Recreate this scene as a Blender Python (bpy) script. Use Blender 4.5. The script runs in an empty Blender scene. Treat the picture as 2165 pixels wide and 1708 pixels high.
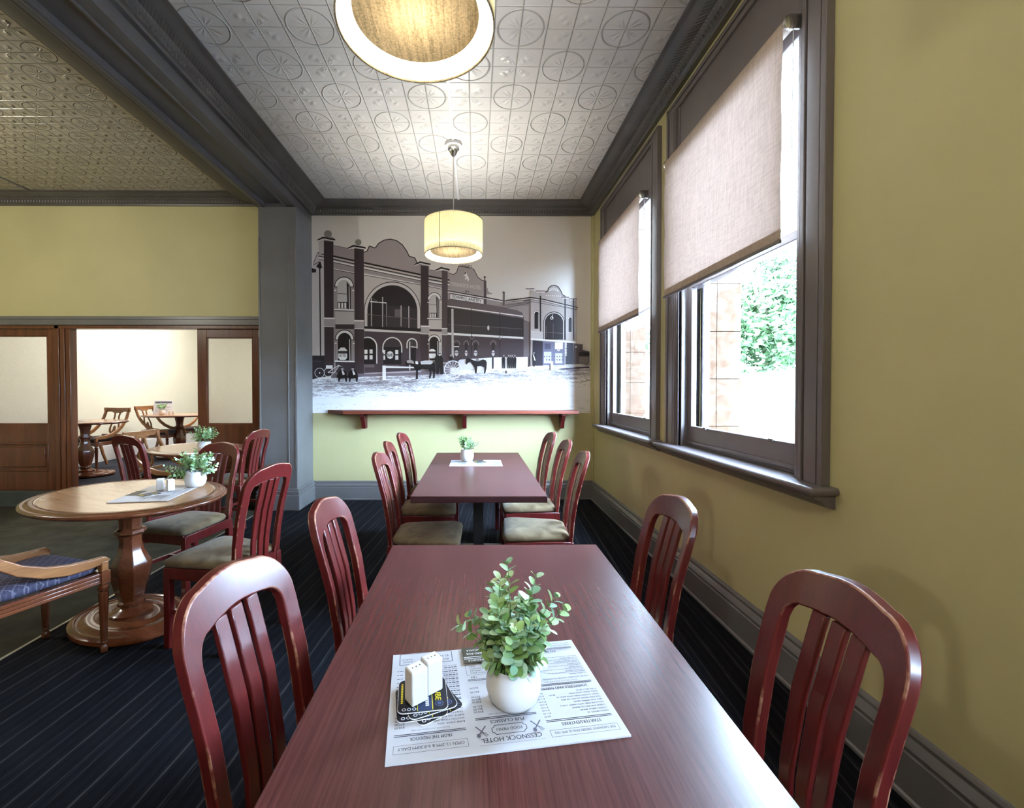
import bpy, bmesh, math, random
from mathutils import Vector, Matrix
random.seed(7)
PI = math.pi
SC = bpy.context.scene
COL = SC.collection

# ------------------------------------------------------------ camera, sky, light, exposure
W_, H_ = 2165.0, 1708.0
F_, CX_, CY_, PT_, YW_, EYE = 937.03, 1013.16, 836.91, .0147, .0084, 1.3542
cam_d = bpy.data.cameras.new('camera'); cam = bpy.data.objects.new('camera', cam_d); COL.objects.link(cam)
cam_d.sensor_fit = 'HORIZONTAL'; cam_d.sensor_width = 36.0; cam_d.lens = F_ / W_ * 36.0
cam_d.shift_x = (W_ / 2 - CX_) / W_; cam_d.shift_y = (CY_ - H_ / 2) / W_
cam_d.clip_start = .02; cam_d.clip_end = 400
cam.location = (0, 0, EYE); cam.rotation_euler = (PI / 2 - PT_, 0, -YW_)
SC.camera = cam

wd = bpy.data.worlds.new('sky'); SC.world = wd; wd.use_nodes = True
bgn = wd.node_tree.nodes['Background']
bgn.inputs['Color'].default_value = (.52, .735, 1.0, 1); bgn.inputs['Strength'].default_value = 72.0
SC.view_settings.view_transform = 'Standard'; SC.view_settings.look = 'None'
SC.view_settings.gamma = 1.0; SC.view_settings.use_curve_mapping = False
SC.view_settings.exposure = 0.88
try:
    SC.cycles.max_bounces = 12; SC.cycles.diffuse_bounces = 6; SC.cycles.transparent_max_bounces = 16
    SC.cycles.caustics_reflective = False; SC.cycles.caustics_refractive = False
    SC.cycles.sample_clamp_indirect = 6.0
    SC.cycles.use_denoising = True
except Exception:
    pass

def lamp(name, kind, loc, energy, color, size=.1, rot=None, size_y=None, portal=False):
    d = bpy.data.lights.new(name, kind); d.energy = energy; d.color = color
    if kind == 'AREA':
        d.size = size
        if size_y: d.shape = 'RECTANGLE'; d.size_y = size_y
        if portal: d.cycles.is_portal = True
    else:
        d.shadow_soft_size = size
    o = bpy.data.objects.new(name, d); COL.objects.link(o); o.location = loc
    if rot: o.rotation_euler = rot
    return o

R, D, XL, CE = 1.453, 5.46, -2.0, 3.59       # right wall, mural wall, column side, ceiling
YL = 5.20                                    # wall with the folding doors
# window openings along the right wall: casing y0, y1, opening inset, blind bottom
WINS = [(1.80, 3.31), (3.47, 5.06), (-1.55, .0)]
for (a, b) in WINS:
    lamp('window_daylight', 'AREA', (1.60, (a + b) / 2, 1.75), 1.0, (1, 1, 1), 1.3, (0, -PI / 2, 0), b - a - .3, portal=True)
# unseen ceiling light behind the doors, then added fill lights for lounge and front
lamp('back_room_light', 'AREA', (-4.4, 7.9, 3.35), 105, (1, .97, .95), 2.2, (0, 0, 0), 1.2)
lamp('lounge_fill_light', 'POINT', (-4.9, 2.6, 2.85), 60, (1, .95, .82), .12)  # added out-of-view light, brightens the lounge wall and ceiling; no fixture modelled
lamp('front_fill_light', 'POINT', (-.2, -1.03, 2.7), 45, (1, .95, .80), .15)  # unseen fill added behind the camera to lift the near ceiling and walls

# ------------------------------------------------------------ node helpers
def s2l(c):
    c /= 255.0
    return c / 12.92 if c <= .04045 else ((c + .055) / 1.055) ** 2.4
def rgb(r, g, b): return (s2l(r), s2l(g), s2l(b), 1)

class E_:
    def __init__(s, nt, k): s.nt, s.k = nt, k
    def _m(s, op, *o):
        n = s.nt.nodes.new('ShaderNodeMath'); n.operation = op
        for i, v in enumerate((s,) + o):
            if isinstance(v, E_): s.nt.links.new(v.k, n.inputs[i])
            else: n.inputs[i].default_value = v
        return E_(s.nt, n.outputs[0])
    def __add__(s, o): return s._m('ADD', o)
    def __sub__(s, o): return s._m('SUBTRACT', o)
    def __mul__(s, o): return s._m('MULTIPLY', o)
    def __truediv__(s, o): return s._m('DIVIDE', o)
    def f(s, op, *o): return s._m(op, *o)

class Mt:
    def __init__(s, name, col=(.5, .5, .5, 1), rough=.5, metal=0, spec=.5, coat=0):
        s.m = bpy.data.materials.new(name); s.m.use_nodes = True
        s.nt = s.m.node_tree; s.b = s.nt.nodes['Principled BSDF']
        s.out = s.nt.nodes['Material Output']
        s.b.inputs['Base Color'].default_value = col; s.b.inputs['Roughness'].default_value = rough
        s.b.inputs['Metallic'].default_value = metal; s.b.inputs['Specular IOR Level'].default_value = spec
        s.b.inputs['Coat Weight'].default_value = coat; s.b.inputs['Coat Roughness'].default_value = .12
        s._tc = None
    def n(s, t, **kw):
        x = s.nt.nodes.new(t)
        for k, v in kw.items(): setattr(x, k, v)
        return x
    def link(s, a, b): s.nt.links.new(a.k if isinstance(a, E_) else a, b)
    def co(s, scale=(1, 1, 1), rot=(0, 0, 0), which='Object'):
        if s._tc is None: s._tc = s.n('ShaderNodeTexCoord')
        mp = s.n('ShaderNodeMapping'); mp.inputs['Scale'].default_value = scale; mp.inputs['Rotation'].default_value = rot
        s.link(s._tc.outputs[which], mp.inputs['Vector']); return mp.outputs[0]
    def xyz(s, v=None):
        sp = s.n('ShaderNodeSeparateXYZ'); s.link(v or s.co(), sp.inputs[0])
        return [E_(s.nt, o) for o in sp.outputs]
    def noise(s, vec, scale=5, detail=3, rough=.5, dist=0):
        t = s.n('ShaderNodeTexNoise'); t.inputs['Scale'].default_value = scale; t.inputs['Detail'].default_value = detail
        t.inputs['Roughness'].default_value = rough; t.inputs['Distortion'].default_value = dist
        s.link(vec, t.inputs['Vector']); return E_(s.nt, t.outputs[0])
    def ramp(s, fac, stops, interp='LINEAR'):
        r = s.n('ShaderNodeValToRGB'); r.color_ramp.interpolation = interp
        el = r.color_ramp.elements
        while len(el) < len(stops): el.new(.5)
        for e, (p, c) in zip(el, stops): e.position = p; e.color = c
        s.link(fac, r.inputs[0]); return r.outputs[0]
    def mix(s, fac, a, b, blend='MIX'):
        m = s.n('ShaderNodeMix', data_type='RGBA', blend_type=blend)
        for v, i in ((fac, 0), (a, 6), (b, 7)):
            if isinstance(v, (tuple, float, int)): m.inputs[i].default_value = v
            else: s.link(v, m.inputs[i])
        return m.outputs[2]
    def col(s, c): s.link(c, s.b.inputs['Base Color']); return s
    def rough(s, f): s.link(f, s.b.inputs['Roughness']); return s
    def bump(s, h, dist=.01, strength=1):
        b = s.n('ShaderNodeBump'); b.inputs['Distance'].default_value = dist; b.inputs['Strength'].default_value = strength
        s.link(h, b.inputs['Height']); s.link(b.outputs[0], s.b.inputs['Normal']); return s

def wood(name, c1, c2, rough=.35, axis='y', scale=1.0, coat=.0, spec=.5):
    t = Mt(name, c1, rough, coat=coat, spec=spec)
    st_ = .02 if 'laminate' in name else .05; sc = {'x': (st_, 1, 1), 'y': (1, st_, 1), 'z': (1, 1, st_)}[axis]
    v = t.co(sc)
    a = t.noise(v, 38 * scale, 4, .6, .3); b = t.noise(v, 160 * scale, 3, .6); c = t.noise(t.co(), 2.2, 2)
    f = a * .6 + b * .4
    t.col(t.mix(t.ramp(c, [(.35, (0, 0, 0, 1)), (.7, (.35, .35, .35, 1))]), t.ramp(f, [(.36, c1), (.62, c2)]), c1))
    if 'laminate' not in name: t.bump(b, .0004, .3)
    return t.m

def plain(name, c, rough=.5, metal=0, spec=.5, var=.06, nscale=6, bump=0, coat=0):
    t = Mt(name, c, rough, metal, spec, coat)
    k = t.noise(t.co(), nscale, 4)
    lo = tuple(x * (1 - var) for x in c[:3]) + (1,); hi = tuple(min(1, x * (1 + var)) for x in c[:3]) + (1,)
    t.col(t.ramp(k, [(.35, lo), (.65, hi)]))
    if bump: t.bump(t.noise(t.co(), nscale * 18, 3), bump, .5)
    return t.m

M = {}
M['olive'] = plain('olive_wall_paint', (.56, .51, .27, 1), .55, var=.05, nscale=1.5, bump=.0008)
M['cream'] = plain('cream_wall_paint', (.78, .76, .64, 1), .6, var=.03, nscale=1.5)
M['grey'] = plain('grey_gloss_paint', (.155, .15, .152, 1), .34, var=.08, nscale=3, bump=.0008)
M['brown_grey'] = plain('brown_grey_gloss_paint', (.15, .125, .127, 1), .33, var=.08, nscale=3, bump=.0006)
M['beam'] = plain('dark_grey_beam_paint', (.105, .100, .100, 1), .4, var=.08, nscale=3)
M['cove'] = plain('dark_cove_paint', (.065, .058, .055, 1), .45, var=.08, nscale=3)
M['white'] = plain('white_glaze', (.74, .74, .75, 1), .3, var=.02)
M['black'] = plain('black_metal', (.012, .012, .013, 1), .4, var=.1)
M['chrome'] = plain('brushed_nickel', (.62, .60, .57, 1), .25, 1, var=.03)
M['dark_hole'] = plain('dark_compost', (.02, .018, .012, 1), .9, var=.3, nscale=60)
M['step'] = plain('dark_step_vinyl', (.06, .065, .06, 1), .5, var=.15)
M['edge_strip'] = plain('pale_metal_strip', (.35, .33, .25, 1), .35, .6, var=.1)

RED, RED2 = (.125, .013, .011, 1), (.070, .007, .007, 1)
M['red_wood'] = wood('red_stained_wood', RED2, RED, .30, 'z', 1.0, coat=.25)
def worn():
    t = Mt('worn_red_edge', RED, .4)
    v = t.co((1, 1, 1))
    k = t.noise(v, 9, 3); k2 = t.noise(v, 60, 3)
    t.col(t.ramp(k * .7 + k2 * .3, [(.50, RED), (.60, (.38, .19, .12, 1))]))
    return t.m
M['worn'] = worn()
M['brown_wood'] = wood('walnut_wood', (.20, .075, .026, 1), (.36, .16, .06, 1), .3, 'x', .7, coat=.3)
M['door_wood'] = wood('varnished_door_wood', (.075, .020, .007, 1), (.175, .050, .019, 1), .32, 'z', .5, coat=.3)
M['oval_wood'] = wood('honey_oval_table_wood', (.40, .205, .10, 1), (.50, .28, .15, 1), .22, 'x', .6, coat=.4)
M['oval_edge'] = wood('mahogany_moulded_edge', (.10, .026, .011, 1), (.17, .052, .022, 1), .22, 'x', .6, coat=.4)
M['laminate'] = wood('mahogany_table_laminate', (.060, .016, .016, 1), (.120, .036, .033, 1), .25, 'y', 5, spec=.6)
M['table_edge'] = plain('dark_table_edging', (.045, .012, .015, 1), .35, var=.1)
M['shelf_wood'] = wood('red_shelf_wood', (.17, .04, .025, 1), (.26, .07, .045, 1), .35, 'x', 1)

def cushion():
    t = Mt('taupe_suede', (.24, .19, .13, 1), .85, spec=.2)
    k = t.noise(t.co(), 7, 3, .5, .8)
    t.col(t.ramp(k, [(.38, (.105, .070, .036, 1)), (.62, (.20, .145, .082, 1))]))
    t.b.inputs['Sheen Weight'].default_value = .12
    t.bump(t.noise(t.co(), 400, 2), .0004, .4); return t.m
M['suede'] = cushion()
def damask():
    t = Mt('purple_damask', (.08, .08, .16, 1), .75, spec=.3)
    x, y, z = t.xyz()
    u = (x + y) * 70; v = (x - y) * 70
    d = (u.f('SINE') * v.f('SINE')).f('ABSOLUTE')
    u2 = ((x + y) * 210).f('SINE') * ((x - y) * 210).f('SINE')
    k = d * .6 + u2.f('ABSOLUTE') * .4
    t.col(t.ramp(k, [(.12, (.13, .12, .17, 1)), (.35, (.028, .027, .055, 1)), (.8, (.055, .05, .09, 1))]))
    t.bump(k, .001, .5); return t.m
M['damask'] = damask()
M['dark_fabric'] = plain('dark_brown_seat_fabric', (.045, .03, .03, 1), .85, spec=.2, var=.3, nscale=30)

def carpet():
    t = Mt('striped_navy_carpet', (.02, .02, .03, 1), .95, spec=.1)
    x, y, z = t.xyz()
    wob = t.noise(t.co((1, .25, 1)), 14, 2) * .012
    xs = x - y * .07 + wob
    s1 = (xs * 150).f('SINE'); s2 = (xs * 61).f('SINE'); s3 = (xs * 390).f('SINE')
    dash = t.noise(t.co((60, 1.6, 1)), 2.5, 4, .7)
    k = s1 * .25 + s2 * .18 + s3 * .12 + dash * .9
    t.col(t.ramp(k, [(.35, (.004, .0045, .007, 1)), (.72, (.008, .008, .012, 1)), (.95, (.034, .033, .035, 1))]))
    t.bump(dash, .004, .5); return t.m
M['carpet'] = carpet()
def carpet2():
    t = Mt('olive_brown_carpet', (.03, .03, .02, 1), .95, spec=.1)
    k = t.noise(t.co(), 5, 5, .6)
    t.col(t.ramp(k, [(.3, (.032, .030, .021, 1)), (.7, (.062, .058, .042, 1))])); t.bump(t.noise(t.co(), 300, 2), .001, .5); return t.m
M['carpet_old'] = carpet2()
M['carpet_blue'] = plain('dark_blue_grey_carpet', (.032, .034, .045, 1), .95, spec=.1, var=.25, nscale=60)

def tin(name, c, P, cx, cy, rough, dist, leaf=True):
    t = Mt(name, c, rough)
    x, y, z = t.xyz()
    x = x - cx; y = y - cy
    def near(v, per):      # distance to the closest multiple of per
        w = (v / per + 1000.5).f('FRACT') - .5
        return w.f('ABSOLUTE') * per
    def cell(v, per): return ((v / per + 1000.5).f('FRACT') - .5) * per
    q = P / 2
    lx = near(x, q).f('DIVIDE', .0055).f('MULTIPLY', -1).f('ADD', 1).f('MAXIMUM', 0)
    ly = near(y, q).f('DIVIDE', .0055).f('MULTIPLY', -1).f('ADD', 1).f('MAXIMUM', 0)
    lines = lx.f('MAXIMUM', ly * .7)
    px, py = cell(x, P), cell(y, P)
    # parity of the cell: circles on even, leaf crosses on odd
    par = ((x / P + 1000.5).f('FLOOR') + (y / P + 1000.5).f('FLOOR')).f('MODULO', 2.0)
    r = (px * px + py * py).f('SQRT')
    ring = ((r - P * .435).f('ABSOLUTE') / .007).f('MULTIPLY', -1).f('ADD', 1).f('MAXIMUM', 0)
    th = py.f('ARCTAN2', px)
    pet = ((th * 4).f('COSINE') * -1).f('MAXIMUM', 0)
    serr = ((r * 125).f('SINE') * .4 + .6)
    arm = (pet.f('POWER', 2.5) * serr) * ((r - P * .26).f('ABSOLUTE') / (P * .24)).f('MULTIPLY', -1).f('ADD', 1).f('MAXIMUM', 0)
    pet8 = ((th * 12).f('COSINE') * .5 + .5) * pet.f('POWER', .6)
    inner = pet8 * ((r - P * .17).f('ABSOLUTE') / (P * .15)).f('MULTIPLY', -1).f('ADD', 1).f('MAXIMUM', 0)
    even = ring.f('MAXIMUM', inner * .8)
    odd = arm.f('MAXIMUM', inner * .55) * 1.2
    h = lines * .75 + even * (par * -1 + 1) + odd * par
    h = h + t.noise(t.co(), 40, 3) * .12
    t.bump(h, dist, .9)
    k = t.noise(t.co(), 1.3, 3)
    t.col(t.ramp(k, [(.3, tuple(a * .93 for a in c[:3]) + (1,)), (.7, c)]))
    return t.m
M['tin'] = tin('pressed_tin_ceiling', (.60, .585, .575, 1), .325, -.37, 3.43, .38, .010)
M['tin_old'] = tin('aged_pressed_tin_ceiling', (.44, .39, .30, 1), .20, .1, .0, .25, .018)

def cornice_mat():
    t = Mt('grey_cornice_paint', (.085, .077, .074, 1), .36)
    x, y, z = t.xyz()
    k = ((x + y) * 95).f('SINE').f('ABSOLUTE')
    m = (z - 3.513).f('ABSOLUTE').f('LESS_THAN', .014)
    fine = ((x + y) * 230).f('SINE') * ((z - 3.545).f('ABSOLUTE').f('LESS_THAN', .01)) * .15
    t.bump(k * m + fine, .006, .9)
    kk = t.noise(t.co(), 3, 3); t.col(t.ramp(kk, [(.3, (.072, .065, .062, 1)), (.7, (.10, .092, .088, 1))]))
    return t.m
M['cornice'] = cornice_mat()

def glassy(name, tint=(1, 1, 1, 1), rough=0, haze=0.0):
    t = Mt(name); t.nt.nodes.remove(t.b)
    tr = t.n('ShaderNodeBsdfTransparent'); tr.inputs[0].default_value = tint
    gl = t.n('ShaderNodeBsdfGlossy'); gl.inputs['Roughness'].default_value = rough
    fr = t.n('ShaderNodeLayerWeight'); fz = E_(t.nt, fr.outputs['Facing']).f('POWER', 5.0) * .9 + .04
    mx = t.n('ShaderNodeMixShader'); t.link(fz, mx.inputs[0]); t.link(tr.outputs[0], mx.inputs[1]); t.link(gl.outputs[0], mx.inputs[2])
    k = t.noise(t.co(), 4, 3); t.link(t.ramp(k, [(0, (.97,) * 3 + (1,)), (1, tint)]), tr.inputs[0])
    t.link(mx.outputs[0], t.out.inputs[0]); return t.m
M['glass'] = glassy('window_glass')
def frosted():
    t = Mt('pebbled_obscure_glass'); t.nt.nodes.remove(t.b)
    bp = t.n('ShaderNodeBump'); bp.inputs['Distance'].default_value = .012; bp.inputs['Strength'].default_value = .9
    t.link(t.noise(t.co(), 55, 3, .6, .5), bp.inputs['Height'])
    tl = t.n('ShaderNodeBsdfTranslucent'); tl.inputs[0].default_value = (.93, .93, .86, 1); t.link(bp.outputs[0], tl.inputs['Normal'])
    rf = t.n('ShaderNodeBsdfRefraction'); rf.inputs['IOR'].default_value = 1.12; rf.inputs['Roughness'].default_value = .3; t.link(bp.outputs[0], rf.inputs['Normal'])
    gl = t.n('ShaderNodeBsdfGlossy'); gl.inputs['Roughness'].default_value = .12; t.link(bp.outputs[0], gl.inputs['Normal'])
    m1 = t.n('ShaderNodeMixShader'); m1.inputs[0].default_value = .82; t.link(tl.outputs[0], m1.inputs[1]); t.link(rf.outputs[0], m1.inputs[2])
    m2 = t.n('ShaderNodeMixShader'); m2.inputs[0].default_value = .06; t.link(m1.outputs[0], m2.inputs[1]); t.link(gl.outputs[0], m2.inputs[2])
    t.link(m2.outputs[0], t.out.inputs[0]); return t.m
M['frosted'] = frosted()
def cloth(name, cd, ct, tf, sx=(1, 1, 1), thread=1.0, gaps=0.0, rough=.9):
    t = Mt(name); t.nt.nodes.remove(t.b)
    x, y, z = t.xyz()
    n1 = t.noise(t.co(sx), 90, 3, .7); n2 = t.noise(t.co((sx[2], sx[2], sx[0])), 110, 3, .7)
    k = n1 * .5 + n2 * .5
    di = t.n('ShaderNodeBsdfDiffuse'); tl = t.n('ShaderNodeBsdfTranslucent')
    t.link(t.ramp(k, [(.36, tuple(a * (1 - .55 * thread) for a in cd[:3]) + (1,)), (.60, cd)]), di.inputs[0])
    t.link(t.ramp(k, [(.36, tuple(a * (1 - .55 * thread) for a in ct[:3]) + (1,)), (.60, ct)]), tl.inputs[0])
    m1 = t.n('ShaderNodeMixShader'); m1.inputs[0].default_value = tf; t.link(di.outputs[0], m1.inputs[1]); t.link(tl.outputs[0], m1.inputs[2])
    out = m1
    if gaps:
        tr = t.n('ShaderNodeBsdfTransparent'); m2 = t.n('ShaderNodeMixShader'); m2.inputs[0].default_value = gaps
        t.link(m1.outputs[0], m2.inputs[1]); t.link(tr.outputs[0], m2.inputs[2]); out = m2
    t.link(out.outputs[0], t.out.inputs[0]); return t.m
M['blind'] = cloth('beige_roller_blind_fabric', (.62, .50, .42, 1), (.30, .205, .165, 1), .115, (1, 1, .12), .45)
M['shade'] = cloth('woven_lampshade_fabric', (.80, .72, .46, 1), (.96, .86, .54, 1), .72, (1, 1, .12), .55)
M['shade_disc'] = cloth('woven_lampshade_base_fabric', (.78, .62, .36, 1), (.40, .27, .13, 1), .06, (1, .06, 1), 1.1)
M['shade_white'] = cloth('white_shade_lining', (.95, .95, .92, 1), (.95, .95, .92, 1), .5, (1, 1, 1), .02)

def opal():
    t = Mt('lit_opal_diffuser', (.9, .9, .85, 1), .4)
    t.b.inputs['Emission Color'].default_value = (1, .97, .88, 1); t.b.inputs['Emission Strength'].default_value = 3.0
    return t.m
M['opal'] = opal()
def leafmat(name, stops):
    t = Mt(name, (.2, .35, .15, 1), .5)
    g = t.n('ShaderNodeNewGeometry')
    t.col(t.ramp(g.outputs['Random Per Island'], stops))
    if 'tree' in name: t.b.inputs['Specular IOR Level'].default_value = .05; t.b.inputs['Roughness'].default_value = .9
    return t.m
M['leaf'] = leafmat('eucalyptus_leaf', [(0, (.13, .25, .07, 1)), (.3, (.33, .50, .17, 1)), (.55, (.24, .44, .30, 1)), (.8, (.55, .70, .38, 1)), (1, (.38, .60, .48, 1))])
M['stem'] = plain('green_stem', (.12, .20, .07, 1), .6)
M['tree_leaf'] = leafmat('street_tree_leaf', [(0, (.025, .060, .02, 1)), (.5, (.05, .09, .035, 1)), (1, (.085, .13, .07, 1))])
M['trunk'] = plain('tree_bark', (.12, .09, .06, 1), .9, var=.3, nscale=20)
def printed():
    t = Mt('printed_surface', (1, 1, 1, 1), .42, spec=.35)
    a = t.n('ShaderNodeAttribute', attribute_name='Col')
    k = t.noise(t.co(), 120, 3)
    t.col(t.mix(1.0, a.outputs['Color'], t.ramp(k, [(.3, (.93, .93, .93, 1)), (.7, (1, 1, 1, 1))]), 'MULTIPLY'))
    return t.m
M['print'] = printed()
def road_print():
    t = Mt('printed_dirt_road', (.8, .78, .78, 1), .42, spec=.35)
    x, y, z = t.xyz()
    k = t.noise(t.co((1.6, 1, 13)), 3.2, 6, .75, .6); k2 = t.noise(t.co((3, 1, 12)), 14, 5, .8)
    zz = z + x * -.055
    band = ((zz - 1.50).f('ABSOLUTE') / .20).f('MULTIPLY', -1).f('ADD', 1).f('MAXIMUM', 0)
    f = k * .55 + k2 * .45 + band * .13
    t.col(t.ramp(f, [(.55, (.88, .87, .88, 1)), (.62, (.42, .38, .40, 1)), (.70, (.16, .13, .15, 1))]))
    return t.m
M['road_print'] = road_print()
def tiles():
    t = Mt('mottled_pink_beige_tiles', (.7, .55, .42, 1), .9, spec=.02)
    k = t.noise(t.co(), 12, 5, .6, 1.0)
    t.col(t.ramp(k, [(.35, (.060, .034, .021, 1)), (.6, (.085, .057, .040, 1))])); return t.m
M['tile'] = tiles()
M['grout'] = plain('brown_grout', (.012, .007, .004, 1), .9, spec=.02)
M['asphalt'] = plain('pale_road', (.13, .13, .135, 1), .95, spec=.05, var=.15, nscale=2)
M['bank'] = plain('dry_verge', (.12, .125, .11, 1), .95, spec=.05, var=.2, nscale=.6)

# ------------------------------------------------------------ mesh helpers
class B:
    def __init__(s): s.bm = bmesh.new(); s.mi = 0
    def quadface(s, vs):
        f = s.bm.faces.new(vs); f.material_index = s.mi; return f
    def box(s, x0, x1, y0, y1, z0, z1, mat=None, top=None):
        tx0, tx1, ty0, ty1 = top if top else (x0, x1, y0, y1)
        p = [(x0, y0, z0), (x1, y0, z0), (x1, y1, z0), (x0, y1, z0), (tx0, ty0, z1), (tx1, ty0, z1), (tx1, ty1, z1), (tx0, ty1, z1)]
        v = [s.bm.verts.new((mat @ Vector(a)) if mat else a) for a in p]
        for f in ((3, 2, 1, 0), (4, 5, 6, 7), (0, 1, 5, 4), (1, 2, 6, 5), (2, 3, 7, 6), (3, 0, 4, 7)): s.quadface([v[i] for i in f])
        return s
    def rings(s, rs, cap0=True, cap1=True, closed=False):
        vv = [[s.bm.verts.new(p) for p in r] for r in rs]; n = len(rs[0])
        m = len(vv)
        for i in range(m if closed else m - 1):
            a, b = vv[i], vv[(i + 1) % m]
            for j in range(n): s.quadface((a[j], a[(j + 1) % n], b[(j + 1) % n], b[j]))
        if not closed:
            if cap0: s.quadface(list(reversed(vv[0])))
            if cap1: s.quadface(vv[-1])
        return s
    def lathe(s, prof, n=32, c=(0, 0), sx=1, sy=1, rot=0, twist=0, off=0):
        rs = []
        for r, z in prof:
            rr = []
            for k in range(n):
                a = 2 * PI * (k + off) / n
                x, y = (r[0] if isinstance(r, tuple) else r * sx) * math.cos(a), (r[1] if isinstance(r, tuple) else r * sy) * math.sin(a)
                rr.append((c[0] + x * math.cos(rot) - y * math.sin(rot), c[1] + x * math.sin(rot) + y * math.cos(rot), z))
            rs.append(rr)
        return s.rings(rs)
    def tube(s, pts, r, n=8):
        rs = []; pts = [Vector(p) for p in pts]
        up = Vector((0, 0, 1))
        for i, p in enumerate(pts):
            d = (pts[min(i + 1, len(pts) - 1)] - pts[max(i - 1, 0)]).normalized()
            a = d.cross(up)
            if a.length < .05: a = d.cross(Vector((0, 1, 0)))
            a.normalize(); b = a.cross(d)
            rad = r[i] if isinstance(r, (list, tuple)) else r
            rs.append([p + (a * math.cos(2 * PI * k / n) + b * math.sin(2 * PI * k / n)) * rad for k in range(n)])
        return s.rings(rs)
    def strip(s, pts, wy, t, y=0):
        """bar of rectangular section along a path in the XZ plane; wy width along Y, t thickness in plane"""
        rs = []
        for i, p in enumerate(pts):
            a = pts[max(i - 1, 0)]; b = pts[min(i + 1, len(pts) - 1)]
            d = Vector((b[0] - a[0], 0, b[-1] - a[-1])).normalized(); nrm = Vector((-d.z, 0, d.x))
            py = y if len(p) == 2 else p[1]
            ww = (wy[i] if isinstance(wy, list) else wy) / 2; tt = (t[i] if isinstance(t, list) else t) / 2
            c = Vector((p[0], py, p[-1]))
            rs.append([c + nrm * tt + Vector((0, ww, 0)), c - nrm * tt + Vector((0, ww, 0)), c - nrm * tt - Vector((0, ww, 0)), c + nrm * tt - Vector((0, ww, 0))])
        return s.rings(rs)
    def extrude_profile(s, prof, a, b, axis):
        """closed 2D profile extruded from a to b along axis 'x' or 'y'; profile = (other horizontal, z)"""
        if axis == 'y': r0 = [(p[0], a, p[1]) for p in prof]; r1 = [(p[0], b, p[1]) for p in prof]
        else: r0 = [(a, p[0], p[1]) for p in prof]; r1 = [(b, p[0], p[1]) for p in prof]
        return s.rings([r0, r1])
    def done(s, name, mats, parent=None, kind=None, bevel=0, seg=2, bmat=None, sub=0, angle=35, loc=None, weld=False):
        bm = s.bm
        if weld: bmesh.ops.remove_doubles(bm, verts=bm.verts, dist=1e-5)
        bmesh.ops.recalc_face_normals(bm, faces=bm.faces)
        for f in bm.faces: f.smooth = True
        for e in bm.edges:
            if len(e.link_faces) == 2 and e.calc_face_angle(0) > math.radians(angle): e.smooth = False
        me = bpy.data.meshes.new(name); bm.to_mesh(me); bm.free()
        o = bpy.data.objects.new(name, me); COL.objects.link(o)
        for m in (mats if isinstance(mats, (list, tuple)) else [mats]): me.materials.append(M[m] if isinstance(m, str) else m)
        if parent: o.parent = parent
        if loc: o.location = loc
        if kind: o['kind'] = kind
        if bevel:
            md = o.modifiers.new('bevel', 'BEVEL'); md.width = bevel; md.segments = seg; md.limit_method = 'ANGLE'; md.angle_limit = math.radians(40)
            if bmat is not None: md.material = bmat
            md.harden_normals = False
        if sub:
            md = o.modifiers.new('sub', 'SUBSURF'); md.levels = sub; md.render_levels = sub
        return o

def thing(name, label, cat, loc=(0, 0, 0), rz=0, group=None):
    o = bpy.data.objects.new(name, None); COL.objects.link(o); o.empty_display_size = .1
    o.location = loc; o.rotation_euler = (0, 0, rz); o['label'] = label; o['category'] = cat
    if group: o['group'] = group
    return o
def tag(o, label, cat, group=None):
    o['label'] = label; o['category'] = cat
    if group: o['group'] = group
    return o
def dup(src, label, loc, rz, group=None):
    r = src.copy(); COL.objects.link(r); r.location = loc; r.rotation_euler = (0, 0, rz); r['label'] = label
    if group: r['group'] = group
    def rec(a, b):
        for ch in a.children:
            c = ch.copy(); COL.objects.link(c); c.parent = b; rec(ch, c)
    rec(src, r)
    return r

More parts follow.
